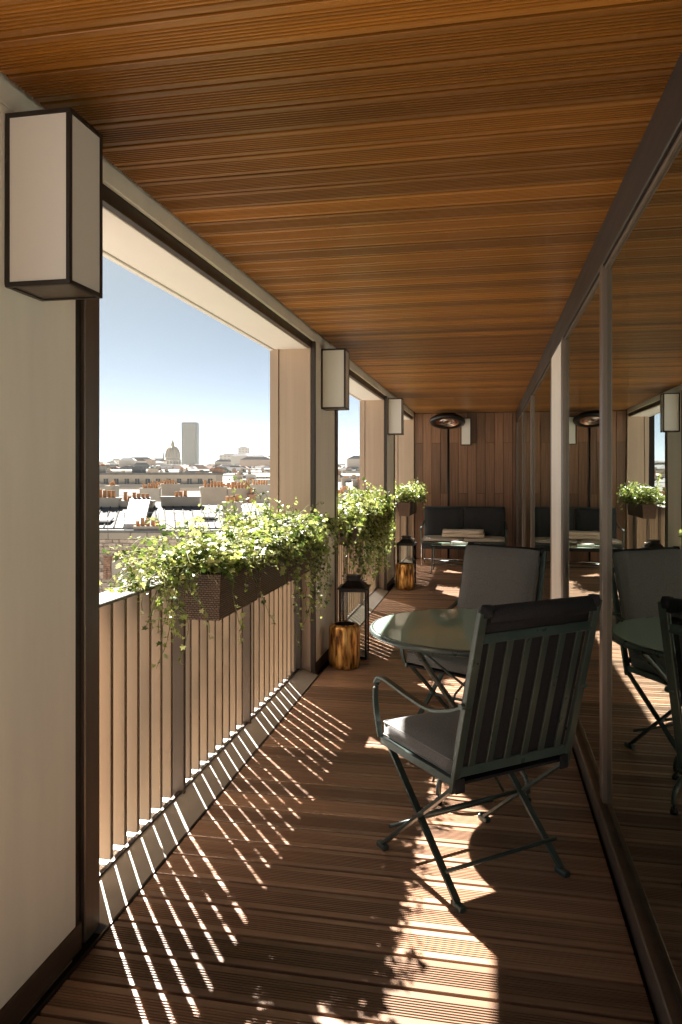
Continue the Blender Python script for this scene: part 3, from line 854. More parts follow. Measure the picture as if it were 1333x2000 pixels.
def ivy(y0, seed, label, strands, leaf_size, specials=(), nleaf_obj=0, mound=1.0, inner_hang=0.35, fill=2100, xmax=-1.0):
    rr = random.Random(seed)
    t = empty('ivy_plant', (XP-PW/2, y0, PZ+PH-0.03)); tag(t, label, 'plant', 'trailing ivy in the wicker planters')
    O = Vector(t.location)
    V, F, C = [], [], []; singles = []; stems = MB()
    x_in, x_out = XP+0.012, XP-PW-0.012
    zr = PZ+PH
    def put(pos, nrm, tip, sz):
        if len(singles) < nleaf_obj*6 and rr.random() < 0.5: singles.append((pos, nrm, tip, sz))
        else: leaf_geo(V, F, C, pos-O, nrm, tip, sz, rr)
    def strand(p, v, n_, step, grav):
        pts = [p.copy()]; side = 1
        for i in range(n_):
            v = v + Vector((rr.gauss(0, .16), rr.gauss(0, .16), rr.gauss(0, .10) - grav*(0.5+i/n_)))
            v.normalize(); q = p + v*step
            # keep out of planter and railing
            if q.z < zr+0.01:
                if x_out < q.x < x_in and y0-0.012 < q.y < y0+PLN:
                    if q.x > (x_in+x_out)/2: q.x = x_in+rr.uniform(0, .02)
                    else:
                        q.z = max(q.z, zr+0.01)
                if q.x < -1.30 and q.z < 1.05:
                    if q.x > -1.345: q.x = max(q.x, -1.325)
                    elif q.x > -1.50: q.z = max(q.z, 1.05)
            q.x = min(q.x, xmax+rr.uniform(-.03, .01))
            p = q; pts.append(p.copy())
            side = -side
            out = Vector((0.35 if p.x > -1.23 else -0.15, rr.gauss(0, .5), 0.55)) + Vector((rr.gauss(0, .4), rr.gauss(0, .4), rr.gauss(0, .35)))
            tip = v*0.5 + Vector((rr.gauss(0, .5)+0.3*side, rr.gauss(0, .6), -0.55))
            put(p + Vector((rr.gauss(0, .010), rr.gauss(0, .010), rr.gauss(0, .006))), out, tip, leaf_size*rr.choice((.55, .7, .85, 1.0, 1.2))*rr.uniform(.85, 1.1)*(1-0.35*i/n_))
        stems.tube([q_-O for q_ in pts], 0.0016, 4, False)
    for i in range(strands):
        p = Vector((rr.uniform(x_out+.02, x_in-.02), y0+rr.uniform(.02, PLN-.03), zr+rr.uniform(0, .05)))
        an = rr.uniform(0, 2*math.pi)
        v = Vector((math.cos(an)*0.75, math.sin(an)*0.75, rr.uniform(.15, 0.85)*mound))
        hang = rr.random() < inner_hang
        strand(p, v, rr.randint(16, 30) if hang else rr.randint(7, 13), 0.024, 0.13 if hang else 0.075)
    for (p, v, n_, g_) in specials:
        strand(Vector(p) + Vector((rr.gauss(0, .015),)*3), Vector(v), n_, 0.026, g_)
    for i in range(fill):
        px = rr.uniform(x_out-.08, x_in+.06); py = y0+rr.uniform(-.04, PLN+.02)
        hgt = 0.135*mound*(1-((px-XP+PW/2)/(0.225))**2)
        pz = zr + rr.uniform(0, 1)*max(hgt, 0.0) + 0.015 + 0.03*mnoise.noise(Vector((px*9, py*9, seed)))
        put(Vector((px, py, pz)), Vector((rr.gauss(.1, .45), rr.gauss(0, .5), 1)), Vector((rr.gauss(0.2, .7), rr.gauss(0, .7), -0.3)), leaf_size*rr.uniform(.5, 1.15))
    rr.shuffle(singles)
    # single leaves nearest the viewer are objects of their own
    singles.sort(key=lambda s: (s[0]-Vector((0, 0, 1.5))).length - 0.6*s[0].z)
    if nleaf_obj:
        for (pos, nrm, tip, sz) in singles[:nleaf_obj]:
            z = nrm.normalized(); y = tip - z*tip.dot(z)
            if y.length < 1e-4: continue
            y.normalize(); x = y.cross(z)
            o = link('leaf', rr.choice(LEAF_ME), t)
            mtx = Matrix((x, y, z)).transposed().to_4x4()
            mtx = Matrix.Translation(pos-O) @ mtx @ Matrix.Scale(sz, 4)
            o.matrix_basis = mtx
        for (pos, nrm, tip, sz) in singles[nleaf_obj:]: leaf_geo(V, F, C, pos-O, nrm, tip, sz, rr)
    fo = link('foliage', leaf_mesh('foliage', V, F, C), t); fo['kind'] = 'stuff'
    stems.build('stem', 'stem', t, auto=False)

LEAF_ME = []
_r = random.Random(77)
for i in range(10):
    V, F, C = [], [], []
    leaf_geo(V, F, C, Vector((0, 0, 0)), Vector((0, 0, 1)), Vector((0, 1, 0)), 1.0, _r)
    LEAF_ME.append(leaf_mesh('leaf', V, F, C))

_r = random.Random(5)
sp0 = []
for k in range(13):      # creeping forward along the top rail and hanging over its inner edge
    sp0.append(((-1.34+_r.uniform(-.08, .05), 3.02, 1.10), (_r.uniform(-.25, .12), -1, _r.uniform(.05, .5)), _r.randint(9, 15), 0.045))
for k in range(22):
    sp0.append(((-1.285+_r.uniform(-.04, .05), 2.99+_r.uniform(-.03, .03), 1.10), (_r.uniform(-.05, .10), -.55, .1), _r.randint(10, 20), 0.16))
for k in range(10):
    sp0.append(((-1.40+_r.uniform(-.08, .05), 3.05+_r.uniform(0, .3), 1.10), (-.55, -.45, .7), _r.randint(8, 12), 0.08))
def outer(y, n_):
    return [((-1.44, y+_r.uniform(0, PLN), 1.08), (-.75, _r.uniform(-.3, .3), .12), _r.randint(12, 26), 0.16) for q in range(n_)]
sp0 += outer(2.95, 14)
sp1 = outer(3.615, 16) + [((-1.10, 3.68+_r.uniform(0, .45), 1.09), (.45, -.1, .2), _r.randint(16, 26), 0.15) for k in range(3)]
sp1 += [((-1.40+_r.uniform(-.08, .05), 3.65+_r.uniform(0, .5), 1.12), (-.4, 0, .7), _r.randint(8, 11), 0.07) for k in range(9)]
sp2 = outer(4.2, 16) + [((-1.10, 4.28+_r.uniform(0, .25), 1.09), (.5, -.1, .1), _r.randint(20, 31), 0.14) for k in range(14)]
sp2 += [((-1.12, 4.62+_r.uniform(0, .2), 1.10), (.45, .25, .5), _r.randint(12, 19), 0.11) for k in range(14)]
sp2 += [((-1.36+_r.uniform(-.08, .05), 4.25+_r.uniform(0, .5), 1.12), (-.3, .2, .9), _r.randint(7, 11), 0.06) for k in range(10)]
ivy(3.03, 11, 'ivy in the wicker planter nearest the camera, creeping along the rail', 150, 0.037, sp0, 110, 1.0, 0.05)
ivy(3.615, 12, 'ivy in the middle planter of the nearest opening', 150, 0.037, sp1, 95, 1.1, 0.05)
ivy(4.20, 13, 'tall ivy with long strands in the planter beside the tan reveal', 155, 0.037, sp2, 95, 1.25, 0.12)
for k, y in enumerate(PLANTER_Y[3:6]):
    spx = [((-1.10+_r.uniform(-.03, .03), y+_r.uniform(0, PLN), 1.09), (.4, _r.uniform(-.3, .3), .15), _r.randint(16, 34), 0.13) for q in range(46)]
    spx += [((-1.21+_r.uniform(-.08, .08), y-.01, 1.09), (_r.uniform(-.1, .2), -.5, .2), _r.randint(14, 30), 0.15) for q in range(20 if k == 0 else 4)]
    spx += [((-1.25+_r.uniform(-.08, .12), y+_r.uniform(0, PLN), 1.1), (_r.uniform(-.3, .4), _r.uniform(-.4, .4), 1.0), _r.randint(8, 13), 0.07) for q in range(22)]
    ivy(y, 20+k, ['long trailing ivy behind the nearer lantern', 'long trailing ivy in the middle of the second opening', 'trailing ivy at the far end of the second opening'][k], 60, 0.046, spx, 0, 1.1, 0.2, 1000, -1.05)
for k, y in enumerate(PLANTER_Y[6:]):
    spx = [((-1.08, y+_r.uniform(0, PLN), 1.10), (.3, _r.uniform(-.3, .3), .6), _r.randint(7, 13), 0.09) for q in range(40)]
    ivy(y, 30+k, ['ivy in the nearer planter of the farthest opening', 'bushy ivy in the last planter next to the timber end wall'][k], 95, 0.050, spx, 0, 1.7, 0.05, 1000, -0.985)
# ------------------------------------------------------------------ the city beyond the railing
# city frame: a = metres to the right, w = metres ahead along the street grid, z = height above the deck
CITY_R = YAW
def CP(a, w, z): return Vector((a*CY - w*SY, a*SY + w*CY, z))
GZ = -24.0
def terrain(w):      # the city rises gently away from the balcony
    return GZ + max(0, w-250)*0.010 + max(0, w-900)*0.0045
rnd = random.Random(21)

# ground sheet following the rise, reaching the horizon
mb = MB(); ws = [-6400, -300, 0, 250, 600, 900, 1600, 2600, 4000, 6400]
for w_ in ws:
    for a_ in (-4500, 4500): mb.v.append(tuple(CP(a_, w_, terrain(min(w_, 4000)) - 0.5)))
for i in range(len(ws)-1):
    mb.f.append((2*i, 2*i+1, 2*i+3, 2*i+2)); mb.sm.append(False)
gr = mb.build('ground', 'city_ground'); tag(gr, 'pale streets and courtyards of the city below', None, None, 'structure')

# hills on the horizon
mb = MB(); N_ = 120
for i in range(N_+1):
    a_ = -5200+10400*i/N_
    h = 58+30*mnoise.noise(Vector((a_*0.0011, 3.1, 0)))+10*mnoise.noise(Vector((a_*0.006, 1.1, 0)))+4*mnoise.noise(Vector((a_*0.03, 1.1, 0)))
    for (w_, f_) in ((4300, -0.2), (4700, 0.6), (5200, 1.0), (5900, 0.4)):
        mb.v.append(tuple(CP(a_, w_, (h*f_ if f_ > 0 else -10) + 4*mnoise.noise(Vector((a_*.01, w_*.01, 0))))))
for i in range(N_):
    for k in range(3):
        mb.f.append((4*i+k, 4*i+4+k, 4*i+5+k, 4*i+1+k)); mb.sm.append(True)
h_ = mb.build('hills', 'hill'); tag(h_, 'low hazy hills along the horizon', None, None, 'structure')

def pots(n_, r, h, dx, seed):
    rr = random.Random(seed); m_ = MB()
    for i in range(n_):
        hh = h*rr.uniform(.55, 1.25)
        m_.lathe([(r, 0), (r*0.8, hh*0.8), (r*1.0, hh), (0, hh)], 7, ((i-(n_-1)/2)*dx, rr.uniform(-.05, .05), 0))
    return m_
POTS = [pots(5, .13, .42, .29, 1).mesh('chimney_pots', 'pot'), pots(6, .13, .45, .28, 2).mesh('chimney_pots', 'pot'), pots(3, .13, .40, .29, 3).mesh('chimney_pots', 'pot')]
WIN = MB().box(-.5, .5, -.06, .05, 0, 1.7).mesh('window', 'window_dark')
WFR = MB().box(-.58, .58, -.09, .0, -.12, .0).box(-.03, .03, -.08, 0, 0, 1.7).mesh('window_frame', 'white_block')

def chimney(t, x, y, z0, h, wx=1.9, wy=.55, k=0, m_='plaster', rz=0.0):
    c = MB().box(-wx/2, wx/2, -wy/2, wy/2, 0, h).box(-wx/2-.06, wx/2+.06, -wy/2-.06, wy/2+.06, h-.001, h+.12).build('chimney', m_, t, loc=(x, y, z0), rz=rz)
    link('chimney_pots', POTS[k], c, (0, 0, h+.12))
    return c

def house(a, w, rz, wd, dp, top, label, group, wallm, roofm, kind='mansard', nch=2, windows=True, seed=0, cat='building'):
    """front face at local y=0 looking back at the balcony; top = ridge height above the deck"""
    rr = random.Random(seed)
    gz = terrain(w)-0.5
    t = empty('city_building', CP(a, w, 0), CITY_R+rz); tag(t, label, cat, group)
    rh = {'mansard': 3.2, 'flat': 0.5, 'gable': 2.0}[kind]
    ze = top-rh
    MB().box(-wd/2, wd/2, 0, dp, gz, ze).build('wall', wallm, t)
    m_ = MB()
    if kind == 'mansard':
        e = 0.25
        lo = [(-wd/2-.02, -e, ze), (wd/2+.02, -e, ze), (wd/2+.02, dp+e, ze), (-wd/2-.02, dp+e, ze)]
        mi = [(-wd/2-.02, .9, ze+2.2), (wd/2+.02, .9, ze+2.2), (wd/2+.02, dp-.9, ze+2.2), (-wd/2-.02, dp-.9, ze+2.2)]
        hi = [(-wd/2-.02, dp*.45, top), (wd/2+.02, dp*.45, top), (wd/2+.02, dp*.55, top), (-wd/2-.02, dp*.55, top)]
        b = len(m_.v); m_.v += lo+mi+hi
        for r_ in (0, 4):
            for i in range(4):
                j = (i+1) % 4; m_.f.append((b+r_+i, b+r_+j, b+r_+4+j, b+r_+4+i)); m_.sm.append(False)
        m_.f.append((b+8, b+9, b+10, b+11)); m_.sm.append(False); m_.f.append((b+3, b+2, b+1, b)); m_.sm.append(False)
    elif kind == 'gable':
        m_.prism([(-wd/2-.1, -.3, ze), (-wd/2-.1, dp/2, top), (-wd/2-.1, dp+.3, ze)], (wd+.2, 0, 0))
    else:
        m_.box(-wd/2-.15, wd/2+.15, -.15, dp+.15, ze, top)
        m_.box(-min(wd/4, 2.2), 0, dp*.3, dp*.7, top, top+1.4)
    rf = m_.build('roof', roofm, t)
    if windows:
        nw = max(1, int(wd/2.4))
        for st in range(3):
            zz = ze-2.6-st*3.0
            for i in range(nw):
                x = -wd/2+(i+.5)*wd/nw
                o = link('window', WIN, t, (x, 0.0, zz)); link('window_frame', WFR, o, (0, 0, 0))
        if kind == 'mansard':
            for i in range(nw):
                if rr.random() < .7:
                    x = -wd/2+(i+.5)*wd/nw
                    d = MB().box(-.6, .6, .0, 1.0, 0, 1.7).box(-.7, .7, -.06, 1.0, 1.7, 1.82).build('dormer', 'plaster', t, loc=(x, .05, ze+.25))
                    MB().box(-.42, .42, -.03, .02, .2, 1.55).build('window', 'window_dark', d)
    for i in range(nch):
        x = (-wd/2+.3) if i == 0 else ((wd/2-.3) if i == 1 else rr.uniform(-wd/3, wd/3))
        cw = rr.uniform(1.6, 2.6)
        chimney(t, x, dp*rr.uniform(.2, .6), ze+.5, rh-.5+rr.uniform(.7, 1.5), cw, .6, rr.randint(0, 2), rr.choice(['plaster', 'stone_wall', 'plaster', 'plaster', 'brick_red', 'stone_wall']), rr.choice([0, 0, math.pi/2, .3]))
    return t

# ---- the near building: rubble stone wall, parapet, zinc roofs
nb = empty('stone_building', CP(-9, 42, 0), CITY_R); tag(nb, 'nearest building with rubble stone wall, white zinc roof and terracotta chimney pots', 'building')
ZT = -1.72
MB().box(-9, 14, .06, 9, GZ-.5, ZT).build('wall', 'mortar', nb)
# stones
rs = random.Random(4)
SME = []
for i in range(9):
    m_ = MB(); lx, lz = rs.uniform(.24, .46), .19
    m_.box(-lx/2, lx/2, -.0, .16, -.09, .09)
    me = m_.mesh('stone', 'rubble', 0.018, 1)
    for v in me.vertices: v.co += Vector((rs.uniform(-.014, .014), rs.uniform(-.012, .012), rs.uniform(-.014, .014)))
    SME.append((lx, me))
cnt = 0; extra = MB(); z = ZT-.62
row = 0
while z > -7.5:
    x = -6.3 + rs.uniform(-.2, .0)
    while x < 8:
        lx, me = rs.choice(SME)
        inwin = (-4.45 < x+lx/2 < -2.65 and -4.45 < z < -3.15)
        if not inwin:
            dy = rs.uniform(-.035, .03)
            if x < -1.2 and z > -6.0 and cnt < 300:
                link('stone', me, nb, (x+lx/2, dy, z)); cnt += 1
            else: extra.box(x+.01, x+lx-.01, dy, .16, z-.088, z+.085)
        x += lx+.022
    z -= .202; row += 1
ex = extra.build('stones', 'rubble', nb); ex['kind'] = 'stuff'
# blocked window with brick surround
for zz in [-4.4+.12*i for i in range(11)]:
    for xx in (-4.28, -4.06, -2.98, -2.76):
        MB().box(-.1, .1, -.03, .14, -.052, .052).build('brick', 'brick_red', nb, loc=(xx+rs.uniform(-.02, .02), rs.uniform(-.02, .01), zz))
for xx in [-3.86+.14*i for i in range(6)]:
    MB().box(-.055, .055, -.03, .14, -.12, .12).build('brick', 'brick_red', nb, loc=(xx, rs.uniform(-.02, .01), -3.25))
MB().box(-3.93, -3.07, .0, .12, -4.45, -3.38).build('blocked_window', 'plaster', nb)
MB().box(-4.2, -2.9, -.08, .12, -4.56, -4.47).build('window_sill', 'stone_wall', nb)
# parapet blocks and coping
xx = -6.6
while xx < 9:
    l_ = rs.uniform(.9, 1.5)
    MB().box(0, l_-.03, -.05, .30, -.50, -.14).build('parapet_block', 'stone_wall', nb, .015, loc=(xx, rs.uniform(-.02, .0), ZT))
    xx += l_
MB().box(-9, 14, -.16, .36, ZT-.13, ZT+.02).build('coping', 'zinc', nb, .02)
# zinc roofs
def zroof(x0, x1, y0, y1, z0, z1, skew, name='roof'):
    m_ = MB(); m_.prism([(x0, y0, z0), (x1, y0, z0), (x1+skew, y1, z1), (x0+skew, y1, z1)], (0, 0, -.12))
    r_ = m_.build(name, 'zinc', nb)
    n2 = max(2, int((x1-x0)/.55)); sm = MB()
    for i in range(n2+1):
        f_ = i/n2; xa = x0+(x1-x0)*f_
        sm.tube([(xa, y0, z0+.02), (xa+skew, y1, z1+.02)], 0, flat=(.03, .045), up=(0, 0, 1))
    sm.build('seam', 'seam_zinc', r_)
    return r_
r1 = zroof(-2.15, 3.0, .5, 5.6, ZT+.10, -.55, -1.3)
r2 = zroof(-8.5, -3.4, .5, 5.2, ZT+.10, -.50, -1.0)
r3 = zroof(3.6, 12, .5, 6.0, ZT+.10, -.45, -1.2)
for (x_, y_, z_, r_) in ((-4.95, 1.6, -1.29, r2), (1.0, 2.4, -1.10, r1)):
    s = MB().box(-.55, .55, -.42, .42, 0, .10).build('skylight', 'zinc_dark', r_, .01, loc=(x_, y_, z_)); s.rotation_euler = (R(14), 0, 0)
    MB().box(-.45, .45, -.33, .33, .101, .115).build('pane', 'window_dark' if x_ < 0 else 'zinc', s)
MB().prism([(-3.35, .4, ZT), (-2.2, .4, ZT), (-3.0, 5.0, -.35), (-4.3, 5.0, -.35)], (0, 0, .34)).build('party_wall', 'white_block', nb)
c = chimney(nb, 2.75, .9, ZT, 1.45, 1.0, .9, 2, 'plaster')
c = chimney(nb, -1.95, .25, ZT, .12, 1.4, .5, 0, 'stone_wall')
c = chimney(nb, 3.4, .4, ZT, .1, 2.0, .5, 1, 'stone_wall')
c = chimney(nb, -6.0, 4.9, -.7, .55, 2.2, .6, 1, 'plaster'); c = chimney(nb, -3.9, 5.0, -.7, .35, 2.2, .6, 1, 'plaster')
c = chimney(nb, -1.2, 5.5, -.6, .5, 2.4, .6, 2, 'plaster')
for i in range(19):
    MB().tube([(-7+i*.95, .02, ZT+.02), (-7+i*.95, .02, ZT+.98)], .016, 5).build('guard_post', 'zinc_dark', nb)
for zz in (.55, .98):
    MB().tube([(-7, .02, ZT+zz), (-7+18*.95, .02, ZT+zz)], .012, 5).build('guard_rail', 'zinc_dark', nb)

# ---- second ring of roofs with chimneys, w 60..150
spots = [(-15, 60, 10, -1.0), (-6, 62, 9, -1.25), (4, 60, 9, -1.2), (-25, 74, 11, -1.4), (-12.5, 78, 10, -1.1), (-2.0, 82, 9, -1.4), (8, 80, 10, -.9),
         (-31, 98, 12, -1.7), (-19, 100, 10, -1.0), (-8, 106, 11, -1.3), (3, 104, 11, -1.6), (15, 100, 11, -.8),
         (-37, 128, 13, -1.4), (-24, 132, 12, -1.8), (-11, 138, 12, -1.2), (1, 134, 12, -1.0), (14, 130, 12, -1.7)]
DESC = ['with a row of pots at its left end', 'with a broad chimney stack', 'between taller chimneys', 'half hidden by nearer roofs', 'with dormer windows', 'with a pale gable']
ORD = ['leftmost', 'second from left', 'third from left', 'fourth from left', 'rightmost']
ROWS = {60: 'first', 62: 'first', 74: 'second', 78: 'second', 82: 'second', 80: 'second', 98: 'third', 100: 'third', 106: 'third', 104: 'third'}
seen_row = {}
for k, (a_, w_, wd_, tp) in enumerate(spots):
    rn = ROWS.get(w_, 'fourth'); seen_row[rn] = seen_row.get(rn, -1)+1
    house(a_, w_, rnd.uniform(-.12, .35), wd_, rnd.uniform(7, 10), tp, 'low building with chimney pots, '+ORD[seen_row[rn]]+' in the '+rn+' row behind the stone building', 'near zinc roofs below the balcony',
          rnd.choice(['plaster', 'stone_wall', 'plaster']), rnd.choice(['zinc', 'zinc', 'zinc_dark']), rnd.choice(['mansard', 'mansard', 'gable']), rnd.randint(2, 4), w_ > 70, 100+k)

# ---- long apartment block on the left
house(-47, 172, .02, 36, 12, 1.6, 'long pale apartment block with two rows of windows under the horizon at left', None, 'stone_wall', 'zinc', 'flat', 3, True, 301)
lb = empty('apartment_terrace', CP(-47, 171.4, 0), CITY_R+.02); tag(lb, 'long balcony with dark railing across the pale apartment block', 'balcony')
MB().box(-18, 18, -.6, .55, -2.0, -1.85).build('slab', 'white_block', lb)
MB().box(-18, 18, -.6, -.55, -1.85, -1.0).build('railing', 'shutter', lb)
house(-24.5, 205, -.05, 10, 10, -.2, 'white modern block with plain sides at the right of the opening', None, 'white_block', 'white_block', 'flat', 1, True, 302)

# ---- the middle distance
k = 0
for w0 in (165, 200, 240, 290, 345, 410, 490, 580):
    span = 0.50*w0
    a_ = -0.40*w0
    while a_ < 0.17*w0:
        wd_ = rnd.uniform(9, 20)*(1+w0/900)
        tp = -2.0 + (w0-150)*0.0145 + rnd.uniform(-1.6, 1.3)
        hid = (w0 < 185 and a_ < -18) or (w0 == 200 and -35 < a_ < -14)
        if not hid:
            house(a_+wd_/2, w0+rnd.uniform(-14, 14), rnd.uniform(-.5, .5), wd_, rnd.uniform(8, 13), tp,
                  'small pale city building among the hazy rooftops of the middle distance', 'rooftops of the middle distance',
                  rnd.choice(['plaster', 'stone_wall', 'white_block', 'plaster', 'stone_wall', 'brick_red'] if rnd.random() < .5 else ['plaster', 'stone_wall']), rnd.choice(['zinc', 'zinc', 'zinc_dark', 'plaster']),
                  rnd.choice(['mansard', 'mansard', 'flat', 'gable']), rnd.randint(1, 3), w0 < 300 and rnd.random() < .6, 500+k)
        a_ += wd_+rnd.uniform(1, 6); k += 1

# ---- distant mass of roofs, one hazy mass
V, F = [], []; cols = []
rr = random.Random(9)
for i in range(5200):
    w_ = 640*math.exp(rr.random()*math.log(4300/640)); a_ = rr.uniform(-.62, .42)*w_
    wd_ = rr.uniform(10, 30)*(1+w_/2500); dp_ = rr.uniform(10, 20); 
    tp = 5.0+(w_-640)*.0118+rr.uniform(-4, 3)*(1+w_/3000) + (rr.uniform(4, 14) if rr.random() < .03 else 0)
    g0 = terrain(w_)-3; c = CP(a_, w_, 0); ro = CITY_R+rr.uniform(-.7, .7); ca, sa = math.cos(ro), math.sin(ro); b = len(V)
    for z_, s_ in ((g0, 1), (tp-3, 1), (tp, .6)):
        for (x_, y_) in ((-1, -1), (1, -1), (1, 1), (-1, 1)):
            lx, ly = x_*wd_/2*(s_ if s_ < 1 else 1), y_*dp_/2*s_
            V.append((c.x+lx*ca-ly*sa, c.y+lx*sa+ly*ca, z_))
    wc = rr.choice([(.52, .48, .42), (.6, .57, .52), (.45, .4, .34), (.42, .33, .26)]); rc = rr.choice([(.16, .165, .17), (.2, .2, .21), (.13, .135, .14), (.2, .13, .1)])
    for r_, cc in ((0, wc), (4, rc)):
        for q in range(4):
            j_ = (q+1) % 4; F.append((b+r_+q, b+r_+j_, b+r_+4+j_, b+r_+4+q)); cols.append(cc)
    F.append((b+8, b+9, b+10, b+11)); cols.append(rc)
me = bpy.data.meshes.new('distant_rooftops'); me.from_pydata(V, [], F)
at = me.color_attributes.new('tint', 'FLOAT_COLOR', 'CORNER'); buf = []
for p_, cc in zip(me.polygons, cols): buf += [cc[0], cc[1], cc[2], 1.0]*p_.loop_total
at.data.foreach_set('color', buf)
m = bpy.data.materials.new('far_city'); m.use_nodes = True
an_ = m.node_tree.nodes.new('ShaderNodeAttribute'); an_.attribute_name = 'tint'
m.node_tree.links.new(an_.outputs['Color'], m.node_tree.nodes['Principled BSDF'].inputs['Base Color']); m.node_tree.nodes['Principled BSDF'].inputs['Roughness'].default_value = .9
M['far_city'] = m; me.materials.append(m)
dr = link('distant_rooftops', me); tag(dr, 'distant mass of hazy rooftops reaching the horizon', None, None, 'stuff')

# ---- landmarks
w_ = 2250; a_ = (370-666)*w_/1457
t = empty('office_tower', CP(a_, w_, 0), CITY_R); tag(t, 'tall dark slab tower rising alone above the skyline', 'tower')
hw_ = 23.0; zt = (924-824)*w_/1457
prf = [(-hw_, -5), (-hw_+5, -9), (hw_-5, -9), (hw_, -5), (hw_, 30), (-hw_, 30)]
MB().prism([(x, y, terrain(w_)) for x, y in prf], (0, 0, zt-terrain(w_)-3)).build('shaft', 'tower_face', t)
MB().prism([(x*.97, y*.97, zt-3) for x, y in prf], (0, 0, 3)).build('crown', 'tower_face', t)
for i in range(15):
    x = -hw_+6+i*(2*hw_-12)/14
    MB().box(x-.4, x+.4, -9.5, -9, 0, zt-4).build('facade_rib', 'shutter', t)
w_ = 1600; a_ = (337-666)*w_/1457
t = empty('domed_church', CP(a_, w_, 0), CITY_R); tag(t, 'domed church with ribbed gilded dome and spire on the skyline', 'church'); s_ = w_/1457
zb = (924-908)*s_; 
MB().box(-24, 24, -10, 34, terrain(w_), zb+1).build('base', 'stone_wall', t)
MB().lathe([(16*s_, terrain(w_)), (16*s_, zb+10*s_), (16.8*s_, zb+10.5*s_), (16.8*s_, zb+12*s_), (14.5*s_, zb+12.2*s_), (14.5*s_, zb+16*s_)], 32).build('drum', 'stone_wall', t)
dz = zb+16*s_
dm = [(14.2*s_*math.cos(R(x))**.85, dz+22*s_*math.sin(R(x))) for x in range(0, 84, 6)]
d = MB().lathe(dm, 36, wob=lambda an, z: 1+.025*math.cos(12*an)).build('dome', 'dome_lead', t)
for i in range(12):
    an = 2*math.pi*i/12
    MB().tube([(r_*1.02*math.cos(an), r_*1.02*math.sin(an), z_) for r_, z_ in dm], .9, 5).build('dome_rib', 'dome_gold', d)
for i in range(16):
    an = 2*math.pi*i/16
    MB().box(-1.4, 1.4, -.5, .5, 0, 7*s_).build('drum_window', 'window_dark', t, loc=(16*s_*math.cos(an), 16*s_*math.sin(an), zb+1*s_), rz=an+math.pi/2)
tz = dz+22*s_*math.sin(R(78))
MB().lathe([(3.4*s_, tz-1), (3.4*s_, tz+6*s_), (2.6*s_, tz+6.5*s_), (2.0*s_, tz+9*s_), (.7*s_, tz+11*s_), (.12*s_, tz+19*s_)], 12).build('lantern_spire', 'dome_gold', t)
w_ = 1500; s_ = w_/1457; a_ = (306-666)*s_
t = empty('spired_church', CP(a_, w_, 0), CITY_R); tag(t, 'grey church roof with one thin spire left of the dome', 'church')
MB().box(-11*s_, 11*s_, 0, 14, terrain(w_), 24*s_).build('nave', 'concrete_far', t)
MB().prism([(-11*s_, -1, 24*s_), (-11*s_, 7, 31*s_), (-11*s_, 15, 24*s_)], (22*s_, 0, 0)).build('roof', 'zinc_dark', t)
MB().lathe([(1.9*s_, 20*s_), (1.7*s_, 33*s_), (.1, 47*s_)], 8, (12*s_, 4, 0)).build('spire', 'zinc_dark', t)
for (u0, u1, v0, w_, nm, lab) in ((428, 466, 887, 1900, 'block_building', 'wide pale block on the skyline left of the square tower'), (465, 484, 873, 2000, 'square_tower', 'square pale tower between two wide blocks on the skyline'), (484, 560, 891, 1850, 'block_building', 'wide pale block on the skyline right of the square tower')):
    s_ = w_/1457; t = empty(nm, CP(((u0+u1)/2-666)*s_, w_, 0), CITY_R); tag(t, lab, 'building')
    hw_ = (u1-u0)/2*s_; zt = (924-v0)*s_
    MB().box(-hw_, hw_, 0, 30, terrain(w_), zt).build('wall', 'concrete_far', t)
    MB().box(-hw_*.6, hw_*.5, 6, 22, zt, zt+3).build('roof_plant', 'concrete_far', t)
    nwin = max(3, int(2*hw_/9))
    for r_ in range(5):
        for i in range(nwin):
            MB().box(-2.6, 2.6, -.2, .3, 0, 3).build('window', 'shutter', t, loc=(-hw_+(i+.5)*2*hw_/nwin, 0, zt-6-r_*6.5))

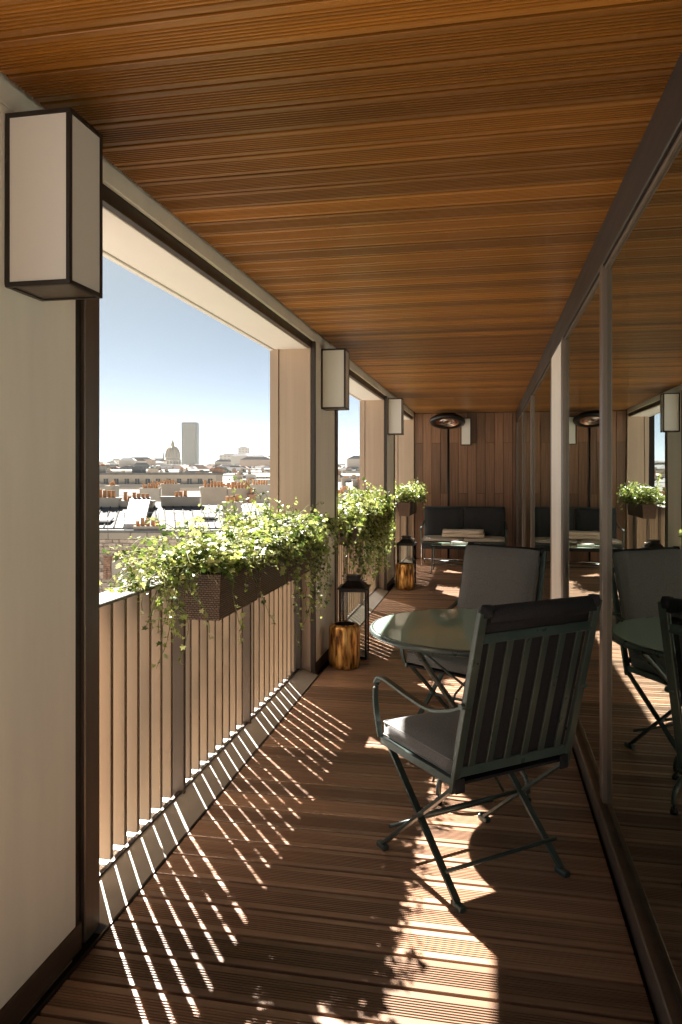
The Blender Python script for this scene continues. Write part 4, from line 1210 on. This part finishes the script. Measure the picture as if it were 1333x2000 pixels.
# ---- trees between the roofs
def city_tree(a, w, zb, h, seed, label):
    rr = random.Random(seed); t = empty('city_tree', CP(a, w, zb), rr.random()*6); tag(t, label, 'tree', 'dark trees between the roofs')
    MB().tube([(0, 0, -20), (0, 0, h*.3), (.3, .2, h*.75)], [.5, .35, .1], 6).build('trunk', 'bark', t)
    m_ = MB()
    for k in range(420):
        d = Vector((rr.gauss(0, 1), rr.gauss(0, 1), rr.gauss(0, 1))); d.normalize()
        r_ = rr.uniform(.45, 1)
        p = Vector((d.x*h*.27*r_, d.y*h*.27*r_, h*.62+d.z*h*.38*r_))
        p *= 1+.15*mnoise.noise(p*.4+Vector((seed, 0, 0)))
        u_ = Vector((rr.gauss(0, 1), rr.gauss(0, 1), rr.gauss(0, 1))).normalized(); v_ = u_.cross(d); s = h*.055
        if v_.length < .01: continue
        v_.normalize()
        m_.poly([p-u_*s, p+v_*s*.7, p+u_*s, p-v_*s*.7])
    m_.build('crown', 'tree_leaf', t, auto=False)
for i in range(9):
    w_ = 430+rnd.uniform(-20, 20); u_ = 428+i*7.5+rnd.uniform(-2, 2)
    city_tree((u_-666)*w_/1457, w_, -4.5, 7.5+rnd.uniform(-1, 1.5), 40+i, 'small dark tree in the row among the rooftops at right')
for i, (u_, v_, w_) in enumerate(((365, 938, 260), (385, 941, 250), (352, 945, 240), (410, 938, 280), (445, 940, 270))):
    city_tree((u_-666)*w_/1457, w_, (924-v_)*w_/1457-5, 7, 70+i, 'greenish tree crown rising between roofs under the slab tower')

# ---- haze
hz = MB().box(-6600, 6600, -6600, 6600, -27, 185).build('haze', 'street')
hz.data.materials.clear()
hm = bpy.data.materials.new('haze'); hm.use_nodes = True
hm.node_tree.nodes.remove(hm.node_tree.nodes['Principled BSDF'])
pv = hm.node_tree.nodes.new('ShaderNodeVolumePrincipled'); pv.inputs['Color'].default_value = (.47, .49, .46, 1)
pv.inputs['Density'].default_value = 0.00010; pv.inputs['Anisotropy'].default_value = 0.0
hm.node_tree.links.new(pv.outputs[0], hm.node_tree.nodes['Material Output'].inputs['Volume'])
hz.data.materials.append(hm); tag(hz, 'pale summer haze over the city', None, None, 'stuff')
